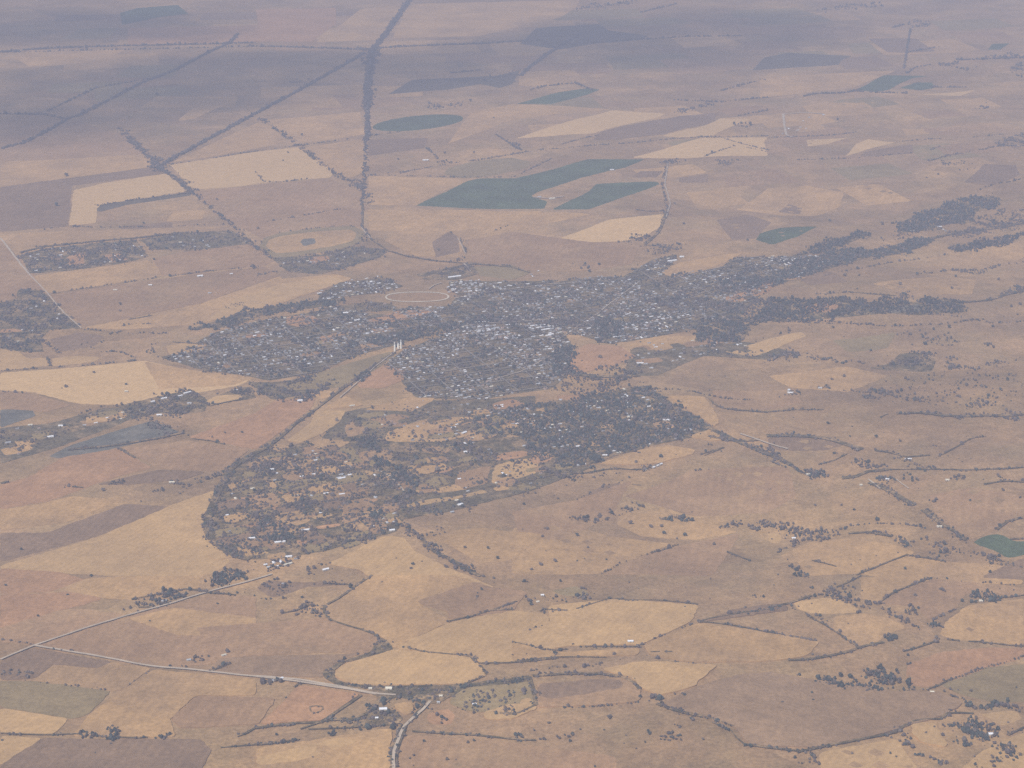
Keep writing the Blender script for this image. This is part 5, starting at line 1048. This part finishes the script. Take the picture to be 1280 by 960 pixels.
S_ = [
 (568,347,92,22,6,24,'white','very long white-roofed shed on the north edge of town'), (532,201,50,22,5,10,'white','white barn beside the far farm lane under the crop circle'),
 (765,213,34,18,5,0,'white','white barn on the edge of the long green crop field'), (690,249,46,20,5,20,'cream','cream barn on the farm yard between the green fields'), (674,247,34,16,5,35,'tin','tin shed on the farm yard between the green fields'),
 (840,327,70,20,6,25,'white','long white shed at the open north-east tip of town'), (852,322,30,20,6,10,'white','tall white building beside the long shed at the north-east tip'),
 (432,392,34,18,5,10,'white','white hall at the foot of the dark wood strip west of town'), (446,401,40,14,4,35,'white','slanting white shed on the north-west edge of town'), (459,418,16,16,5,10,'white','small square white building in the dark belt west of the silos'), (465,416,16,14,5,10,'white','second small white building in the dark belt west of the silos'),
 (250,346,38,22,6,20,'white','white barn on the brown plain below the plain village'), (188,357,24,14,4,0,'white','small white barn beside the dark patch on the plain'), (289,343,20,14,4,30,'white','small white barn where the thin hedge meets the far houses'), (262,367,22,12,4,20,'tin','small tin barn in the middle of the brown plain'), (144,363,26,12,4,0,'cream','cream shed at the west end of the thin hedge'), (158,490,20,12,4,0,'cream','cream shed in the straw fields by the wet flat') ,
 (234,492,46,14,5,40,'white','long white shed at the top of the wooded village by the wet flat'), (225,496,30,12,5,40,'white','white shed just below the long one in the wooded village'), (205,499,34,14,5,30,'white','white shed in the west of the wooded village'), (191,503,22,14,5,20,'white','small white shed at the west edge of the wooded village'), (199,520,28,18,6,10,'white','white barn at the end of the grey wet flat'), (237,505,24,14,5,0,'tin','tin shed inside the wooded village by the wet flat'), (294,489,26,14,5,30,'white','white shed by the square straw field'),
 (63,547,34,18,5,20,'white','white barn on the scattered plots west of the wet flat'), (38,532,24,14,4,10,'cream','cream shed on the scattered plots west of the wet flat'), (10,554,30,14,4,20,'tin','tin shed at the west end of the scattered plots'), (76,533,26,14,4,0,'white','small white shed above the grey wet flat'),
 (375,502,28,20,6,10,'white','white farmhouse in trees by the ring road'), (440,508,30,14,4,20,'cream','cream shed beside the tan plots south of the silos'),
 (340,588,20,16,5,10,'white','bright white house in the north of the ring-road plots'), (427,599,40,14,5,30,'white','long white shed in the middle of the ring-road plots'), (383,664,46,16,6,20,'white','long bright white shed near the south of the ring-road plots'), (350,679,50,14,6,15,'white','longest pale shed at the south end of the ring-road plots'), (315,674,38,14,5,10,'white','white shed on the west of the ring-road plots'), (361,697,30,14,5,10,'white','white farmhouse in the village above the pale track'), (360,706,40,12,4,35,'cream','slanting cream shed beside the pale track village'), (407,713,30,14,5,30,'white','white barn below the pale track village'),
 (580,542,34,16,5,50,'white','white barn on the tan plot by the creek wood'), (582,566,22,16,5,10,'white','small white barn under the creek wood'), (575,632,28,18,5,35,'white','tin-white barn on the slope below the plots'), (565,641,18,12,4,30,'tin','small tin shed beside the barn on the slope below the plots'), (490,664,26,16,5,20,'white','white barn by the tree-lined creek head'),
 (817,585,16,12,4,40,'white','smallest white cabin of the cluster below the dark suburb'), (822,583,16,12,4,40,'white','white cabin beside the smallest one below the dark suburb'), (826,581,18,12,4,40,'white','white cabin at the upper end of the cluster below the dark suburb'), (806,588,14,12,5,0,'white','white cabin set apart at the lower end of the cluster'),
 (834,526,42,16,5,0,'white','long white shed near the tip of the dark suburb'), (722,559,28,14,4,20,'white','white house in the lower middle of the dark suburb'), (715,516,18,14,4,20,'white','bright white house in the upper part of the dark suburb'), (788,522,38,14,4,10,'cream','cream hall in the middle of the dark suburb'), (756,570,26,12,4,0,'white','white house on the lower edge of the dark suburb'), (800,455,40,14,5,0,'white','white shed in dark trees beside the red field'),
 (988,492,34,16,5,0,'white','big white barn on the farm in the open east'), (986,489,20,14,6,70,'white','upright white house of the farm in the open east'), (1025,486,20,14,5,0,'tin','tin barn on the next farm of the open east'),
 (1135,575,34,14,5,0,'white','white barn of the farms along the eastern road'), (1109,600,18,14,5,0,'white','white house in the lens-shaped grove by the eastern road'), (1184,601,18,14,5,0,'cream','cream house at the small grove beyond the lens-shaped one'), (1011,594,28,14,5,10,'cream','cream barn on the bend of the eastern road'), (1076,607,14,12,4,0,'cream','small cream hut below the eastern road'), (1174,659,24,12,4,0,'cream','cream shed in the road belt above the small green field'), (992,674,18,14,5,0,'white','white house in the river belt on the open slope'),
 (788,803,24,14,5,0,'white','lone white barn on the open straw slope'), (678,745,14,12,4,0,'white','small white hut inside the ring of trees on the slope'),
 (486,862,26,18,6,0,'cream','cream barn on the upper edge of the creek wood'), (463,862,14,12,5,0,'cream','small cream house beside the end of the pale track'), (479,888,30,18,6,5,'white','large white barn in the bend of the creek wood'), (471,899,12,10,5,0,'white','small white cottage below the large white barn'), (593,882,16,14,5,10,'white','white farmhouse at the edge of the orchard square'), (551,871,14,10,4,0,'cream','small cream hut where the creek track starts'), (351,850,24,12,5,50,'white','white barn beside the pale track in front'), (340,852,16,10,4,10,'tin','tin shed next to the white barn by the pale track'), (355,731,18,12,4,0,'tin','tin hut in the dark furrowed grove above the creek'),
 (205,752,22,12,4,30,'tin','tin barn in the long farmyard wood'), (236,826,18,12,4,20,'tin','tin roof in the small farm grove by the pale track'), (280,820,20,10,4,30,'cream','cream shed at the end of the small farm grove'), (215,604,28,14,5,0,'cream','cream barn at the long grove left of the ring road'.replace('left','west')),
 (1239,919,22,16,5,0,'white','pink-white farmhouse among dark woods in the corner'), (1165,866,16,10,4,0,'cream','small pink-white hut on the bare brown slope'), (1226,752,16,12,4,0,'cream','small cream hut under the dark hillside grove') ,
 (548,867+12,12,10,4,0,'tin','tiny tin hut by the creek track'), (1140,289,30,14,4,0,'cream','cream sheds row in the eastern woods'.replace('sheds row','long shed')), (1174,284,40,12,4,0,'white','white shed in the clearing of the eastern woods'),
]
for (u, v, L_, W_, hw, rot, roof, lab) in S_:
    nm = 'house' if ('house' in lab or 'cottage' in lab or 'cabin' in lab or 'hut' in lab) else ('barn' if 'barn' in lab else 'shed')
    k = 1.0
    shed(nm, u, v, L_ * k, W_ * k, hw * 1.15, rot, roof, lab, nm)

# three grain silos: drum, narrower head house, roof
def silo(u, v, r, h, hh, label):
    x, y = gp(u, v); e = bpy.data.objects.new('grain_silo', None); COL.objects.link(e); e.location = (x, y, float(hgt(x, y)) + 1.5)
    def cyl(r0, r1, z0, z1, n=28, capped=True):
        V = [(r0 * math.cos(2 * math.pi * k / n), r0 * math.sin(2 * math.pi * k / n), z0) for k in range(n)] + [(r1 * math.cos(2 * math.pi * k / n), r1 * math.sin(2 * math.pi * k / n), z1) for k in range(n)]
        Fc = [[k, (k + 1) % n, n + (k + 1) % n, n + k] for k in range(n)] + ([list(range(n, 2 * n))] if capped else [])
        return V, Fc
    V, Fc = cyl(r, r, -1, h); mesh_obj('drum', V, Fc, [M_CONC], parent=e)
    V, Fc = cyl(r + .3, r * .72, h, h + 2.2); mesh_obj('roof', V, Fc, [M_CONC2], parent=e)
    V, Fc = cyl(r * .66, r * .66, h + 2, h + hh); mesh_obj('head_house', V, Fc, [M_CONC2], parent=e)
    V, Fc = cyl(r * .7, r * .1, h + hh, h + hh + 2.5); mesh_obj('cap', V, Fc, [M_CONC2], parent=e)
    tag(e, label, 'silo', 'grain silos beside the railway belt')
silo(493.6, 439.2, 5.8, 38, 18, 'tall cream grain silo standing lowest and apart, with a dull head')
silo(497.8, 435.8, 6.2, 27, 5, 'shortest and brightest grain silo, in the middle of the three')
silo(501.3, 435.8, 6.0, 37, 16, 'tallest grain silo at the town end of the three')

# ================================================================= sun, sky, haze, clouds
SUN_EL, SUN_AZ = R(50), R(214)      # azimuth of the sun clockwise from the view direction: behind the camera, a little to its left
sd = bpy.data.lights.new('sun', 'SUN'); sd.energy = 4.6; sd.angle = R(0.7); sd.color = (1, .93, .84)
so = bpy.data.objects.new('sun', sd); COL.objects.link(so)
to_sun = Vector((math.sin(SUN_AZ) * math.cos(SUN_EL), math.cos(SUN_AZ) * math.cos(SUN_EL), math.sin(SUN_EL)))
so.rotation_euler = (-to_sun).to_track_quat('-Z', 'Y').to_euler()
w = bpy.data.worlds.new('World'); sc.world = w; w.use_nodes = True
nt = w.node_tree; sky = nt.nodes.new('ShaderNodeTexSky'); sky.sky_type = 'NISHITA'; sky.sun_disc = False
sky.sun_elevation = SUN_EL; sky.sun_rotation = SUN_AZ; sky.altitude = 1600
nt.links.new(sky.outputs[0], nt.nodes['Background'].inputs[0]); nt.nodes['Background'].inputs[1].default_value = 0.12

hz = bpy.data.materials.new('haze'); hz.use_nodes = True; N = hz.node_tree.nodes; N.remove(N['Principled BSDF'])
pv = N.new('ShaderNodeVolumePrincipled'); pv.inputs['Density'].default_value = 4.9e-5; pv.inputs['Color'].default_value = (.655, .675, .835, 1); pv.inputs['Anisotropy'].default_value = 0.0
hz.node_tree.links.new(pv.outputs[0], N['Material Output'].inputs['Volume'])
x0, x1, y0, y1, z0, z1 = -24000, 24000, -4000, 46000, -80, H + 60
hv = [(x, y, z) for z in (z0, z1) for y in (y0, y1) for x in (x0, x1)]
o = mesh_obj('haze', hv, [[0,2,3,1],[4,5,7,6],[0,1,5,4],[2,6,7,3],[0,4,6,2],[1,3,7,5]], [hz]); tag(o, 'pale dusty haze over the whole plain', None, None, 'stuff')

# thin clouds above the haze; their shadows lie on the far plain
cm = bpy.data.materials.new('cloud'); cm.use_nodes = True; N = cm.node_tree.nodes; L = cm.node_tree.links
pb = N['Principled BSDF']; pb.inputs['Base Color'].default_value = (.85, .86, .88, 1); pb.inputs['Roughness'].default_value = 1; pb.inputs['Alpha'].default_value = .043
def cloud(Pp, n, rad, label):
    z = 4700.0
    W = np.array([gp(*p) for p in Pp]); k = z / to_sun.z
    W = W + np.array([to_sun.x, to_sun.y]) * k
    lo, hi = W.min(0), W.max(0); C = []
    while len(C) < n:
        p = RNG.uniform(lo, hi)
        if inpoly([tuple(q) for q in W], np.array([p[0]]), np.array([p[1]]))[0]: C.append((p[0], p[1], z + RNG.uniform(0, 260)))
    r = RNG.uniform(.55, 1.25, n) * rad
    V, Fc = blobs(np.array(C), np.column_stack([r * 1.2, r, r * .28]))
    o = mesh_obj('clouds', V, Fc, [cm], smooth=True)
    tag(o, label, None, 'thin clouds above the far plain', 'stuff')
cloud([(-40,95),(120,80),(300,68),(455,72),(460,125),(330,138),(180,150),(120,168),(-40,185)], 170, 620, 'broad thin cloud over the hazy far plain')
cloud([(460,70),(600,52),(700,30),(900,20),(1060,25),(1040,48),(960,80),(800,84),(650,88),(560,108),(470,120)], 170, 640, 'long thin cloud over the shaded far plain')
cloud([(-40,15),(150,20),(280,40),(200,55),(-40,50)], 60, 700, 'small thin cloud over the top of the plain')

# ================================================================= render settings
sc.view_settings.view_transform = 'Standard'; sc.view_settings.look = 'None'; sc.view_settings.gamma = 1; sc.view_settings.exposure = 0.24
sc.view_settings.use_curve_mapping = False
sc.cycles.use_denoising = False
sc.cycles.transparent_max_bounces = 48; sc.cycles.volume_bounces = 0; sc.cycles.max_bounces = 4
print('TREES', NT, 'HOUSES', len(HOUSES), 'own', len(own), 'lone', len(lone), 'maxlevel', LV.max())
